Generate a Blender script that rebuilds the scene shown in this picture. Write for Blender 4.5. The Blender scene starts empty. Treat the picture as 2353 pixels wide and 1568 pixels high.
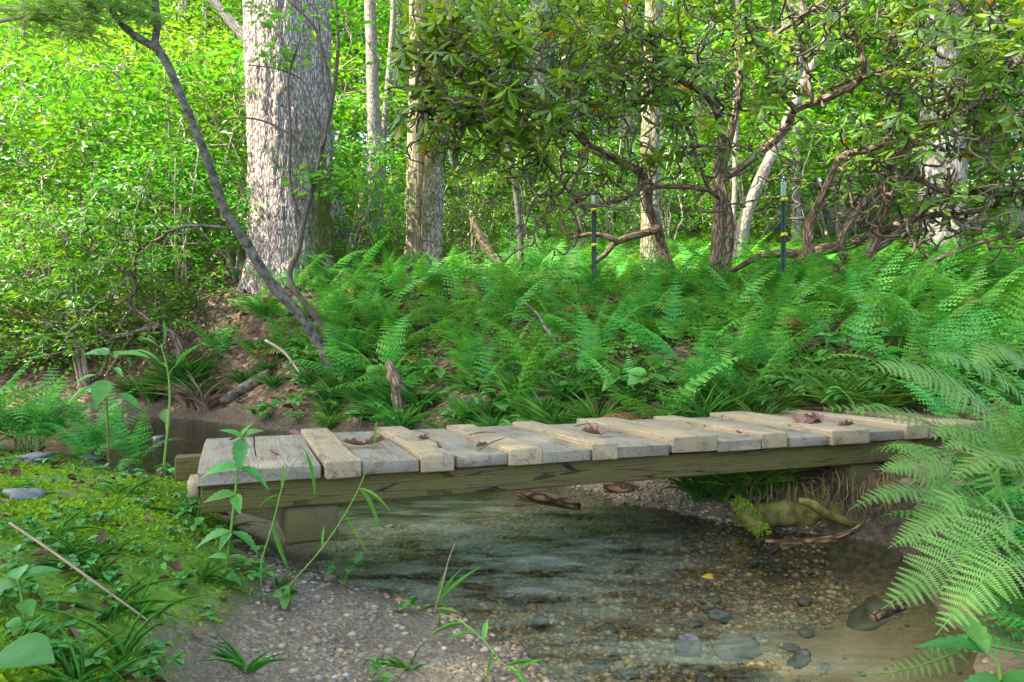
import bpy, bmesh, math, random
import numpy as np
from mathutils import Vector, Matrix
R = math.radians
rng = np.random.default_rng(11)
random.seed(11)
sc = bpy.context.scene
C = sc.collection

# ------------------------------------------------------------------ camera, sky, sun, exposure
F, CX, CY, CZ = 1670.0, 1176.5, 784.0, 0.74      # focal length in photo pixels (2353 wide), image centre, lens height over the pool
cam = bpy.data.cameras.new('camera'); camo = bpy.data.objects.new('camera', cam); C.objects.link(camo)
cam.sensor_width = 36.0; cam.lens = 36.0 * F / 2353.0; cam.clip_start = 0.05; cam.clip_end = 600
camo.location = (0, 0, CZ); camo.rotation_euler = (R(90), 0, 0)
sc.camera = camo
SUN_AZ, SUN_EL = (-0.93, -0.36), 52.0
w = bpy.data.worlds.new('World'); sc.world = w; w.use_nodes = True
nt = w.node_tree
sky = nt.nodes.new('ShaderNodeTexSky'); sky.sky_type = 'NISHITA'; sky.sun_disc = False
sky.sun_elevation = R(SUN_EL); sky.sun_rotation = math.atan2(SUN_AZ[0], SUN_AZ[1])
sky.air_density = 0.7; sky.dust_density = 3.0; sky.ozone_density = 0.6
bg = nt.nodes['Background']; bg.inputs[1].default_value = 0.15
nt.links.new(sky.outputs[0], bg.inputs[0])
sl = bpy.data.lights.new('sun', 'SUN'); sl.energy = 2.6; sl.angle = R(0.6); sl.color = (1.0, 0.92, 0.78)
so = bpy.data.objects.new('sun', sl); C.objects.link(so)
_sd = Vector((SUN_AZ[0], SUN_AZ[1], 0)).normalized() * math.cos(R(SUN_EL)) + Vector((0, 0, math.sin(R(SUN_EL))))
so.rotation_euler = _sd.to_track_quat('Z', 'Y').to_euler(); so.location = (-12, -4, 25)
sc.view_settings.view_transform = 'Standard'; sc.view_settings.look = 'None'
sc.view_settings.exposure = 2.95; sc.view_settings.gamma = 1.0
sc.view_settings.use_white_balance = True; sc.view_settings.white_balance_temperature = 6800; sc.view_settings.white_balance_tint = 5
sc.cycles.use_light_tree = False; sc.cycles.max_bounces = 5; sc.cycles.diffuse_bounces = 3; sc.cycles.glossy_bounces = 2
sc.cycles.transmission_bounces = 4; sc.cycles.transparent_max_bounces = 8
sc.cycles.use_denoising = True; sc.cycles.denoising_prefilter = 'NONE'; sc.cycles.denoising_input_passes = 'RGB_ALBEDO_NORMAL'; sc.cycles.sample_clamp_indirect = 4.0
sc.cycles.caustics_reflective = False; sc.cycles.caustics_refractive = False

# ------------------------------------------------------------------ helpers
def P(px, py, d):
    return np.array([(px - CX) / F * d, d, CZ + (CY - py) / F * d])
def norm(v):
    v = np.asarray(v, float); n = np.linalg.norm(v, axis=-1, keepdims=True); return v / np.maximum(n, 1e-9)
def _hash(ix, iy, iz, s):
    n = (ix * 374761393 + iy * 668265263 + iz * 2147483647 + s * 974711) & 0x7fffffff
    n = ((n ^ (n >> 13)) * 1274126177) & 0x7fffffff
    return ((n ^ (n >> 16)) & 0xffff) / 65535.0
def vnoise(x, y, z=0.0, s=0):
    x = np.asarray(x, float); y = np.asarray(y, float); z = np.asarray(z, float) + 0 * x
    ix = np.floor(x).astype(np.int64); iy = np.floor(y).astype(np.int64); iz = np.floor(z).astype(np.int64)
    fx = x - ix; fy = y - iy; fz = z - iz
    fx = fx * fx * (3 - 2 * fx); fy = fy * fy * (3 - 2 * fy); fz = fz * fz * (3 - 2 * fz)
    r = 0
    for a in (0, 1):
        for b in (0, 1):
            for c in (0, 1):
                r = r + _hash(ix + a, iy + b, iz + c, s) * (fx if a else 1 - fx) * (fy if b else 1 - fy) * (fz if c else 1 - fz)
    return r * 2 - 1
def fbm(x, y, z=0.0, s=0, o=4):
    r = 0; a = 0.5; f = 1.0
    for k in range(o):
        r = r + a * vnoise(np.asarray(x) * f, np.asarray(y) * f, np.asarray(z) * f, s + k); a *= 0.5; f *= 2.03
    return r

def build_mesh(name, V, faces, smooth=False, bark=None):
    """faces: list of int arrays (M,k)"""
    V = np.asarray(V, np.float32).reshape(-1, 3)
    me = bpy.data.meshes.new(name)
    faces = [np.asarray(f, np.int32) for f in faces if len(f)]
    nl = sum(f.size for f in faces); npoly = sum(len(f) for f in faces)
    me.vertices.add(len(V)); me.vertices.foreach_set('co', V.ravel())
    me.loops.add(nl); me.polygons.add(npoly)
    me.loops.foreach_set('vertex_index', np.concatenate([f.ravel() for f in faces]))
    tot = np.concatenate([np.full(len(f), f.shape[1], np.int32) for f in faces])
    start = np.concatenate([[0], np.cumsum(tot)[:-1]]).astype(np.int32)
    me.polygons.foreach_set('loop_start', start); me.polygons.foreach_set('loop_total', tot)
    me.polygons.foreach_set('use_smooth', np.full(npoly, smooth, bool))
    me.update(calc_edges=True)
    if bark is not None:
        at_ = me.attributes.new('bark_co', 'FLOAT_VECTOR', 'POINT'); at_.data.foreach_set('vector', np.asarray(bark, np.float32).ravel())
    me.validate()
    return me
class MB:
    def __init__(s): s.V = []; s.q = []; s.t = []; s.n = 0; s.B = []; s.tubes = 0
    def add(s, V, q=None, t=None, bark=None):
        V = np.asarray(V, float).reshape(-1, 3); s.B.append(V if bark is None else bark)
        if bark is not None: s.tubes = 1
        if q is not None and len(q): s.q.append(np.asarray(q, int) + s.n)
        if t is not None and len(t): s.t.append(np.asarray(t, int) + s.n)
        s.V.append(V); s.n += len(V); return s
    def mesh(s, name, smooth=False):
        f = []
        if s.q: f.append(np.concatenate(s.q))
        if s.t: f.append(np.concatenate(s.t))
        return build_mesh(name, np.concatenate(s.V), f, smooth, np.concatenate(s.B) if s.tubes else None)
def obj(name, me, mat=None, parent=None, loc=None, rot=None, scale=None):
    o = bpy.data.objects.new(name, me); C.objects.link(o)
    if mat is not None and me is not None and len(me.materials) == 0: me.materials.append(mat)
    if parent is not None: o.parent = parent
    if loc is not None: o.location = loc
    if rot is not None: o.rotation_euler = rot
    if scale is not None: o.scale = (scale,) * 3 if np.isscalar(scale) else scale
    return o
def tag(o, label, cat, group=None, kind=None):
    if label: o['label'] = label
    if cat: o['category'] = cat
    if group: o['group'] = group
    if kind: o['kind'] = kind
    return o
def thing(name, label, cat, loc=(0, 0, 0), group=None, rotz=0.0):
    o = bpy.data.objects.new(name, None); C.objects.link(o); o.empty_display_size = 0.05
    o.location = loc; o.rotation_euler = (0, 0, rotz)
    return tag(o, label, cat, group)
def copy_tree(o, parent=None, loc=None, rotz=None, scale=None):
    c = o.copy(); C.objects.link(c); c.parent = parent
    if loc is not None: c.location = loc
    if rotz is not None: c.rotation_euler = (o.rotation_euler[0], o.rotation_euler[1], rotz)
    if scale is not None: c.scale = (scale,) * 3
    for ch in o.children: copy_tree(ch, c)
    return c

def smooth_path(pts, n=4):
    pts = np.asarray(pts, float)
    if len(pts) < 3 or n < 2: return pts
    p = np.vstack([2 * pts[0] - pts[1], pts, 2 * pts[-1] - pts[-2]])
    out = []
    for i in range(1, len(p) - 2):
        for t in np.linspace(0, 1, n, endpoint=False):
            a, b, c, d = p[i - 1], p[i], p[i + 1], p[i + 2]
            out.append(0.5 * (2 * b + (c - a) * t + (2 * a - 5 * b + 4 * c - d) * t * t + (3 * b - 3 * c + d - a) * t ** 3))
    out.append(pts[-1]); return np.array(out)
def tube(mb, pts, rad, n=6, cap=True, lump=0.0, seed=0):
    pts = np.asarray(pts, float); m = len(pts)
    rad = np.interp(np.linspace(0, 1, m), np.linspace(0, 1, len(np.atleast_1d(rad))), np.atleast_1d(rad)) if not np.isscalar(rad) else np.full(m, rad)
    tan = norm(np.gradient(pts, axis=0)) if m > 1 else np.array([[0, 0, 1.]])
    ref = np.array([0.0, 0, 1]) if abs(tan[0][2]) < 0.9 else np.array([1.0, 0, 0])
    u = norm(np.cross(tan[0], ref)); U = []
    for i in range(m):
        u = norm(u - tan[i] * np.dot(u, tan[i])); U.append(u)
    U = np.array(U); W = np.cross(tan, U)
    a = np.arange(n) * 2 * math.pi / n
    rr = rad[:, None] * np.ones((1, n))
    if lump:
        rr = rr * (1 + lump * vnoise(np.arange(m)[:, None] * 0.7 + seed, np.cos(a)[None] * 1.3 + 7, np.sin(a)[None] * 1.3, seed))
    V = pts[:, None] + rr[..., None] * (np.cos(a)[None, :, None] * U[:, None] + np.sin(a)[None, :, None] * W[:, None])
    V = V.reshape(-1, 3)
    al_ = np.concatenate([[0], np.cumsum(np.linalg.norm(np.diff(pts, axis=0), axis=1))]) + seed * .37
    rc = float(np.mean(rad)); BK = np.stack([rc * np.cos(a)[None] + 0 * rr, rc * np.sin(a)[None] + 0 * rr, al_[:, None] + 0 * rr], -1).reshape(-1, 3)
    i = np.arange(m - 1)[:, None] * n; j = np.arange(n)[None]; j2 = (j + 1) % n
    q = np.stack([i + j, i + j2, i + n + j2, i + n + j], -1).reshape(-1, 4)
    t = []
    if cap:
        c0 = len(V); V = np.vstack([V, pts[:1], pts[-1:]]); BK = np.vstack([BK, [[0, 0, al_[0]]], [[0, 0, al_[-1]]]])
        for k in range(n):
            t.append((c0, (k + 1) % n, k)); t.append((c0 + 1, (m - 1) * n + k, (m - 1) * n + (k + 1) % n))
    mb.add(V, q, t, BK); return mb

# leaf templates: columns along, side, normal
def tmpl_leaf2(fold=0.12, droop=0.12, w1=0.5, w2=0.42):
    V = np.array([[0, 0, 0], [.32, w1, fold * .8], [.7, w2, fold * .5 - droop * .4], [1, 0, -droop], [.7, -w2, fold * .5 - droop * .4], [.32, -w1, fold * .8]])
    return V, np.array([[0, 5, 4, 3], [0, 3, 2, 1]])
def tmpl_strip(n=5, prof=None, fold=0.08, droop=0.3, tooth=0.0, power=2.0):
    """leaf made of a midrib and two margins"""
    s = np.linspace(0, 1, n + 1)
    wd = prof(s) if prof else np.sin(math.pi * s ** 0.85) ** 0.8 * 0.5
    if tooth: wd = wd * (1 + tooth * np.where(np.arange(n + 1) % 2 == 0, -1, 1))
    z = -droop * s ** power
    V = []
    for i in range(n + 1):
        V += [[s[i], -wd[i], z[i] + fold * wd[i]], [s[i], 0, z[i]], [s[i], wd[i], z[i] + fold * wd[i]]]
    q = []
    for i in range(n):
        a = 3 * i
        q += [[a, a + 3, a + 4, a + 1], [a + 1, a + 4, a + 5, a + 2]]
    return np.array(V), np.array(q)
def leaves(mb, pos, dirs, ups, length, width, tmpl):
    T, Q = tmpl
    pos = np.asarray(pos, float).reshape(-1, 3); N = len(pos)
    if N == 0: return mb
    d = norm(dirs); sd = norm(np.cross(ups, d)); nn = np.cross(d, sd)
    L = np.broadcast_to(np.asarray(length, float), (N,)); W = np.broadcast_to(np.asarray(width, float), (N,))
    V = pos[:, None] + T[None, :, 0:1] * (L[:, None, None] * d[:, None]) + T[None, :, 1:2] * (W[:, None, None] * sd[:, None]) + T[None, :, 2:3] * (L[:, None, None] * nn[:, None])
    q = (Q[None] + (np.arange(N) * len(T))[:, None, None]).reshape(-1, Q.shape[1])
    mb.add(V, q); return mb
def rand_dirs(n, zlo=-0.3, zhi=0.3):
    a = rng.uniform(0, 2 * math.pi, n); z = rng.uniform(zlo, zhi, n); h = np.sqrt(1 - z * z)
    return np.stack([h * np.cos(a), h * np.sin(a), z], -1)
def rand_ups(n, tilt=0.5):
    v = rng.normal(0, tilt, (n, 3)); v[:, 2] = 1; return norm(v)

# ------------------------------------------------------------------ materials
MATS = {}
def new_mat(name):
    m = bpy.data.materials.new(name); m.use_nodes = True; MATS[name] = m
    n = m.node_tree.nodes; n.clear(); return m, n, m.node_tree.links
def ramp(n, stops, interp='LINEAR'):
    r = n.new('ShaderNodeValToRGB'); r.color_ramp.interpolation = interp
    e = r.color_ramp.elements
    while len(e) > 1: e.remove(e[0])
    e[0].position = stops[0][0]; e[0].color = (*stops[0][1], 1)
    for p, c in stops[1:]:
        k = e.new(p); k.color = (*c, 1)
    return r
def tex(n, l, kind, scale, vec=None, **kw):
    t = n.new('ShaderNodeTex' + kind)
    if 'Scale' in t.inputs: t.inputs['Scale'].default_value = scale
    for k, v in kw.items():
        if k in t.inputs: t.inputs[k].default_value = v
        else: setattr(t, k, v)
    if vec is not None: l.new(vec, t.inputs['Vector'])
    return t
def mixc(n, l, fac, a, b, mode='MIX'):
    m = n.new('ShaderNodeMix'); m.data_type = 'RGBA'; m.blend_type = mode
    for s, v in ((0, fac), (6, a), (7, b)):
        if hasattr(v, 'is_linked'): l.new(v, m.inputs[s])
        elif s == 0: m.inputs[0].default_value = v
        else: m.inputs[s].default_value = (*v, 1)
    return m.outputs[2]
def mathn(n, l, op, a, b=None, c=None, clamp=False):
    m = n.new('ShaderNodeMath'); m.operation = op; m.use_clamp = clamp
    for s, v in ((0, a), (1, b), (2, c)):
        if v is None: continue
        if hasattr(v, 'is_linked'): l.new(v, m.inputs[s])
        else: m.inputs[s].default_value = v
    return m.outputs[0]
def maprange(n, l, v, a, b, c=0.0, d=1.0):
    m = n.new('ShaderNodeMapRange'); l.new(v, m.inputs[0])
    for i, x in enumerate((a, b, c, d)): m.inputs[1 + i].default_value = x
    return m.outputs[0]
def mapping(n, l, vec, scale=(1, 1, 1), rot=(0, 0, 0), loc=(0, 0, 0)):
    m = n.new('ShaderNodeMapping'); l.new(vec, m.inputs[0])
    m.inputs['Scale'].default_value = scale; m.inputs['Rotation'].default_value = rot; m.inputs['Location'].default_value = loc
    return m.outputs[0]
def finish(n, l, col, rough=0.8, bump=None, bstr=0.3, bdist=0.01, spec=0.3):
    b = n.new('ShaderNodeBsdfPrincipled'); o = n.new('ShaderNodeOutputMaterial')
    if hasattr(col, 'is_linked'): l.new(col, b.inputs['Base Color'])
    else: b.inputs['Base Color'].default_value = (*col, 1)
    if hasattr(rough, 'is_linked'): l.new(rough, b.inputs['Roughness'])
    else: b.inputs['Roughness'].default_value = rough
    b.inputs['Specular IOR Level'].default_value = spec
    if bump is not None:
        bn = n.new('ShaderNodeBump'); bn.inputs['Strength'].default_value = bstr; bn.inputs['Distance'].default_value = bdist
        l.new(bump, bn.inputs['Height']); l.new(bn.outputs[0], b.inputs['Normal'])
    l.new(b.outputs[0], o.inputs[0]); return b
def coords(n, which='Object'):
    return n.new('ShaderNodeTexCoord').outputs[which]
def obj_random(n): return n.new('ShaderNodeObjectInfo').outputs['Random']

def leaf_mat(name, cols, trans=0.4, tcol=None, rough=0.45, spec=0.4, dead=0.0):
    m, n, l = new_mat(name)
    g = n.new('ShaderNodeNewGeometry')
    stops = [(i / max(1, len(cols) - 1), c) for i, c in enumerate(cols)]
    r = ramp(n, stops); l.new(g.outputs['Random Per Island'], r.inputs[0])
    col = r.outputs[0]
    if dead:
        f = mathn(n, l, 'GREATER_THAN', mathn(n, l, 'FRACT', mathn(n, l, 'MULTIPLY', g.outputs['Random Per Island'], 37.7)), 1 - dead)
        col = mixc(n, l, f, col, (0.30, 0.22, 0.03))
    hs = n.new('ShaderNodeHueSaturation'); l.new(col, hs.inputs['Color'])
    vn = tex(n, l, 'Noise', 45, coords(n), Detail=4, Roughness=0.65)
    l.new(mathn(n, l, 'MULTIPLY', maprange(n, l, mathn(n, l, 'FRACT', mathn(n, l, 'MULTIPLY', obj_random(n), 13.7)), 0, 1, 0.72, 1.32), maprange(n, l, vn.outputs[0], .25, .75, .72, 1.28)), hs.inputs['Value'])
    l.new(maprange(n, l, obj_random(n), 0, 1, 0.462, 0.503), hs.inputs['Hue'])
    col = hs.outputs[0]
    b = n.new('ShaderNodeBsdfPrincipled'); l.new(col, b.inputs['Base Color'])
    b.inputs['Roughness'].default_value = rough; b.inputs['Specular IOR Level'].default_value = spec
    t = n.new('ShaderNodeBsdfTranslucent')
    tc = mixc(n, l, 1.0, col, tcol or (1.5, 1.25, 0.6), 'MULTIPLY'); l.new(tc, t.inputs[0])
    mx = n.new('ShaderNodeMixShader'); mx.inputs[0].default_value = trans
    l.new(b.outputs[0], mx.inputs[1]); l.new(t.outputs[0], mx.inputs[2])
    o = n.new('ShaderNodeOutputMaterial'); l.new(mx.outputs[0], o.inputs[0])
    return m
M_FERN = leaf_mat('fern_leaf', [(0.030, 0.24, 0.045), (0.055, 0.30, 0.05), (0.10, 0.36, 0.045)], 0.40, (1.3, 1.2, 0.7), 0.5, 0.3)
M_FERN_HERO = leaf_mat('fern_leaf_near', [(0.095, 0.24, 0.045), (0.125, 0.28, 0.06), (0.11, 0.29, 0.05)], 0.35, (1.3, 1.2, 0.7), 0.5, 0.3)
M_FERN_SUN = leaf_mat('fern_leaf_field', [(0.05, 0.28, 0.03), (0.10, 0.36, 0.03), (0.04, 0.25, 0.03)], 0.4, (1.3, 1.2, 0.6), 0.5, 0.3)
M_RHOD = leaf_mat('rhododendron_leaf', [(0.055, 0.19, 0.035), (0.085, 0.24, 0.04), (0.16, 0.33, 0.04), (0.075, 0.20, 0.075)], 0.43, (1.5, 1.3, 0.4), 0.33, 0.5, dead=0.03)
M_BROAD = leaf_mat('broad_leaf', [(0.028, 0.19, 0.022), (0.055, 0.26, 0.024), (0.12, 0.35, 0.025)], 0.45, (1.2, 1.2, 0.55), 0.4, 0.4)
M_LAUREL = leaf_mat('laurel_leaf', [(0.035, 0.16, 0.018), (0.065, 0.24, 0.02), (0.13, 0.34, 0.025)], 0.38, (1.6, 1.3, 0.4), 0.3, 0.5)
M_FAR = leaf_mat('canopy_leaf', [(0.035, 0.20, 0.022), (0.075, 0.30, 0.025), (0.16, 0.40, 0.03)], 0.45, (1.2, 1.2, 0.55), 0.5, 0.3)
M_HERB = leaf_mat('herb_leaf', [(0.035, 0.19, 0.04), (0.05, 0.235, 0.045), (0.085, 0.265, 0.04)], 0.35, (1.3, 1.2, 0.6), 0.45, 0.35)
M_GRASS = leaf_mat('grass_blade', [(0.055, 0.24, 0.045), (0.09, 0.31, 0.05), (0.15, 0.35, 0.045)], 0.35, (1.3, 1.2, 0.6), 0.45, 0.35)
M_MOSS = leaf_mat('moss_tuft', [(0.07, 0.22, 0.012), (0.13, 0.31, 0.015), (0.20, 0.38, 0.018)], 0.2, (1.2, 1.1, 0.5), 0.8, 0.1)
M_PINE = leaf_mat('pine_needle', [(0.20, 0.42, 0.09), (0.30, 0.50, 0.14)], 0.45, (1.2, 1.1, 0.7), 0.45, 0.4)
M_LITTER = leaf_mat('dead_leaf', [(0.07, 0.04, 0.022), (0.14, 0.08, 0.045), (0.22, 0.145, 0.095), (0.10, 0.05, 0.03)], 0.12, (1.2, 1, 0.8), 0.75, 0.2)
M_STRAW = leaf_mat('dry_straw', [(0.30, 0.22, 0.12), (0.42, 0.34, 0.21)], 0.15, (1, 1, 1), 0.7, 0.2)
M_YELLOW = leaf_mat('yellow_leaf', [(0.55, 0.40, 0.03), (0.6, 0.45, 0.05)], 0.25, (1, 1, 1), 0.6, 0.2)
M_PINK = leaf_mat('pink_petal', [(0.6, 0.28, 0.30), (0.7, 0.45, 0.47)], 0.3, (1, 1, 1), 0.6, 0.2)
def stem_mat(name, c1, c2, rough=0.7, sc_=14, det=3, lo=.3, hi=.7):
    m, n, l = new_mat(name); t = tex(n, l, 'Noise', sc_, coords(n), Detail=det, Roughness=.65)
    r = ramp(n, [(lo, c1), (hi, c2)]); l.new(t.outputs[0], r.inputs[0])
    finish(n, l, r.outputs[0], rough, t.outputs[0], 0.3, 0.003); return m
M_STEM = stem_mat('green_stem', (0.09, 0.22, 0.03), (0.16, 0.26, 0.04))
M_STEM_BR = stem_mat('brown_stem', (0.10, 0.05, 0.025), (0.16, 0.14, 0.03))
M_ROOT = stem_mat('root_skin', (0.08, 0.06, 0.02), (0.17, 0.14, 0.05), 0.9)
M_TWIG = stem_mat('dark_twig', (0.05, 0.04, 0.03), (0.14, 0.11, 0.08), 0.85)
M_TWIG_PALE = stem_mat('pale_twig', (0.22, 0.17, 0.12), (0.42, 0.35, 0.28), 0.85)

def bark_mat(name, c_deep, c_mid, c_hi, scale=10.0, stretch=0.16, bump=0.8, bdist=0.02, moss=0.0, lichen=0.0, moss_h=None):
    m, n, l = new_mat(name); ab = n.new('ShaderNodeAttribute'); ab.attribute_name = 'bark_co'; co = ab.outputs['Vector']
    nz = tex(n, l, 'Noise', 5, co, Detail=3)
    add = n.new('ShaderNodeVectorMath'); add.operation = 'MULTIPLY_ADD'; l.new(nz.outputs['Color'], add.inputs[0]); add.inputs[1].default_value = (.08, .08, .08); l.new(co, add.inputs[2])
    mp = mapping(n, l, add.outputs[0], (scale, scale, scale * stretch))
    v = tex(n, l, 'Voronoi', 1.0, mp, feature='DISTANCE_TO_EDGE')
    f = tex(n, l, 'Noise', 2.2, mp, Detail=6, Roughness=0.7)
    h = mathn(n, l, 'ADD', mathn(n, l, 'MULTIPLY', maprange(n, l, v.outputs[0], 0, 0.22), 0.65), mathn(n, l, 'MULTIPLY', f.outputs[0], 0.5))
    r = ramp(n, [(0.22, c_deep), (0.5, c_mid), (0.85, c_hi)]); l.new(h, r.inputs[0]); col = r.outputs[0]
    big = tex(n, l, 'Noise', 1.7, co, Detail=5, Roughness=0.65)
    if lichen:
        lm = maprange(n, l, big.outputs[0], 0.52, 0.62); lm2 = mathn(n, l, 'MULTIPLY', lm, maprange(n, l, h, 0.4, 0.7))
        col = mixc(n, l, mathn(n, l, 'MULTIPLY', lm2, lichen), col, (0.50, 0.54, 0.47))
    if moss:
        b2 = tex(n, l, 'Noise', 3.1, mapping(n, l, co, (1, 1, 0.5), (0, 0, 0), (3, 7, 1)), Detail=6, Roughness=0.7)
        mm = maprange(n, l, b2.outputs[0], 0.62 - moss * 0.3, 0.72 - moss * 0.3)
        if moss_h:
            sp = n.new('ShaderNodeSeparateXYZ'); l.new(co, sp.inputs[0])
            mm = mathn(n, l, 'MULTIPLY', mathn(n, l, 'MULTIPLY', mm, maprange(n, l, sp.outputs[2], moss_h[0], moss_h[1], 1, 0)), maprange(n, l, sp.outputs[0], moss_h[2], moss_h[3], 0, 1))
        col = mixc(n, l, mm, col, mixc(n, l, f.outputs[0], (0.045, 0.065, 0.012), (0.14, 0.15, 0.03)))
    finish(n, l, col, 0.9, h, bump, bdist, 0.15); return m
M_BARK_BIG = bark_mat('poplar_bark', (0.10, 0.072, 0.06), (0.31, 0.25, 0.225), (0.45, 0.375, 0.34), 36, 0.22, 0.9, 0.025, moss=0.75, lichen=0.5, moss_h=(1.2, 2.3, 0.05, 0.42))
M_BARK_SAP = stem_mat('sapling_bark', (0.028, 0.025, 0.018), (0.17, 0.16, 0.125), 0.9, 20, 8, .36, .68)
M_BARK_GREY = bark_mat('grey_bark', (0.09, 0.08, 0.072), (0.17, 0.155, 0.14), (0.26, 0.24, 0.225), 26, 0.2, 0.6, 0.015, lichen=0.4)
M_BARK_PALE = bark_mat('pale_bark', (0.10, 0.085, 0.068), (0.19, 0.165, 0.14), (0.28, 0.25, 0.215), 30, 0.35, 0.5, 0.008, lichen=0.4)
M_BARK_MOSSY = bark_mat('mossy_bark', (0.07, 0.06, 0.04), (0.19, 0.165, 0.12), (0.31, 0.275, 0.21), 26, 0.3, 0.7, 0.015, moss=0.45, lichen=0.3)
M_SNAG = bark_mat('bare_snag_wood', (0.10, 0.075, 0.045), (0.22, 0.18, 0.12), (0.32, 0.27, 0.19), 24, 0.06, 0.6, 0.015, moss=0.1)
M_BARK_RHOD = bark_mat('rhododendron_bark', (0.055, 0.036, 0.024), (0.15, 0.10, 0.068), (0.26, 0.19, 0.14), 40, 0.14, 0.9, 0.012, moss=0.1)
M_LOG = stem_mat('mossy_log', (0.045, 0.04, 0.012), (0.19, 0.18, 0.04), 0.9, 22, 8, .35, .68)
M_WETLOG = bark_mat('wet_log', (0.02, 0.015, 0.01), (0.07, 0.045, 0.025), (0.20, 0.125, 0.065), 40, 0.2, 0.6, 0.01)

# wood: rings round a pith, so that faces show grain and ends show rings
def wood_mat(name, early, late, grey, greyness, rough=0.8, dirt=0.3, green=0.0, crk=0.008):
    m, n, l = new_mat(name); co = coords(n); rnd = obj_random(n)
    sp = n.new('ShaderNodeSeparateXYZ'); l.new(co, sp.inputs[0])
    ox = maprange(n, l, rnd, 0, 1, -0.09, 0.09); oz = maprange(n, l, mathn(n, l, 'FRACT', mathn(n, l, 'MULTIPLY', rnd, 17.3)), 0, 1, -0.10, 0.02)
    off = n.new('ShaderNodeCombineXYZ'); l.new(mathn(n, l, 'MULTIPLY', rnd, 41.0), off.inputs[1])
    va = n.new('ShaderNodeVectorMath'); va.operation = 'ADD'; l.new(co, va.inputs[0]); l.new(off.outputs[0], va.inputs[1])
    wob = tex(n, l, 'Noise', 1.0, mapping(n, l, va.outputs[0], (9, 1.6, 9)), Detail=4)
    x2 = mathn(n, l, 'POWER', mathn(n, l, 'SUBTRACT', sp.outputs[0], ox), 2.0); z2 = mathn(n, l, 'POWER', mathn(n, l, 'SUBTRACT', sp.outputs[2], oz), 2.0)
    d = mathn(n, l, 'ADD', mathn(n, l, 'SQRT', mathn(n, l, 'ADD', x2, z2)), mathn(n, l, 'MULTIPLY', wob.outputs[0], 0.03))
    ring = mathn(n, l, 'FRACT', mathn(n, l, 'MULTIPLY', d, 150.0))
    fib = tex(n, l, 'Noise', 1.0, mapping(n, l, va.outputs[0], (260, 7, 260)), Detail=3, Roughness=0.6)
    gr = mathn(n, l, 'ADD', mathn(n, l, 'MULTIPLY', ring, 0.6), mathn(n, l, 'MULTIPLY', fib.outputs[0], 0.5))
    r = ramp(n, [(0.15, early), (0.85, late)]); l.new(gr, r.inputs[0])
    g2 = ramp(n, [(0.15, grey), (0.9, tuple(c * 0.55 for c in grey))]); l.new(gr, g2.inputs[0])
    pat = tex(n, l, 'Noise', 1.0, mapping(n, l, va.outputs[0], (14, 3, 14)), Detail=5, Roughness=0.65)
    col = mixc(n, l, mathn(n, l, 'MULTIPLY', maprange(n, l, pat.outputs[0], 0.3, 0.62), greyness, clamp=True), r.outputs[0], g2.outputs[0])
    dn = tex(n, l, 'Noise', 60, va.outputs[0], Detail=6, Roughness=0.75)
    col = mixc(n, l, mathn(n, l, 'MULTIPLY', maprange(n, l, dn.outputs[0], 0.55, 0.68), dirt), col, (0.045, 0.035, 0.02))
    st2 = tex(n, l, 'Noise', 1.0, mapping(n, l, va.outputs[0], (16, 5, 16)), Detail=7, Roughness=0.72)
    col = mixc(n, l, mathn(n, l, 'MULTIPLY', maprange(n, l, st2.outputs[0], 0.52, 0.66), 0.55), col, (0.075, 0.06, 0.035))
    ck = tex(n, l, 'Voronoi', 1.0, mapping(n, l, va.outputs[0], (34, 2.2, 34)), feature='DISTANCE_TO_EDGE')
    crack = mathn(n, l, 'MULTIPLY', mathn(n, l, 'LESS_THAN', ck.outputs[0], crk), maprange(n, l, st2.outputs[0], 0.45, 0.55), clamp=True)
    col = mixc(n, l, crack, col, (0.02, 0.016, 0.01))
    if green:
        gn = tex(n, l, 'Noise', 6, va.outputs[0], Detail=6, Roughness=0.7)
        col = mixc(n, l, mathn(n, l, 'MULTIPLY', maprange(n, l, gn.outputs[0], 0.4, 0.6), green), col, (0.10, 0.11, 0.02))
    hb = mathn(n, l, 'ADD', mathn(n, l, 'MULTIPLY', gr, 0.5), mathn(n, l, 'MULTIPLY', dn.outputs[0], 0.5))
    finish(n, l, col, rough, hb, 0.5, 0.004, 0.2); return m
M_PLANK_OLD = wood_mat('weathered_plank', (0.26, 0.22, 0.155), (0.15, 0.12, 0.078), (0.28, 0.26, 0.205), 0.85, dirt=0.7)
M_PLANK_NEW = wood_mat('new_plank', (0.37, 0.29, 0.165), (0.27, 0.19, 0.10), (0.31, 0.275, 0.20), 0.65, dirt=0.65)
M_BEAM = wood_mat('beam_wood', (0.15, 0.115, 0.04), (0.085, 0.066, 0.025), (0.125, 0.105, 0.042), 0.4, dirt=0.8, green=0.45, crk=.03)
M_BLOCK = wood_mat('block_wood', (0.12, 0.10, 0.05), (0.08, 0.065, 0.03), (0.13, 0.11, 0.06), 0.5, dirt=0.7, green=0.4)

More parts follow.
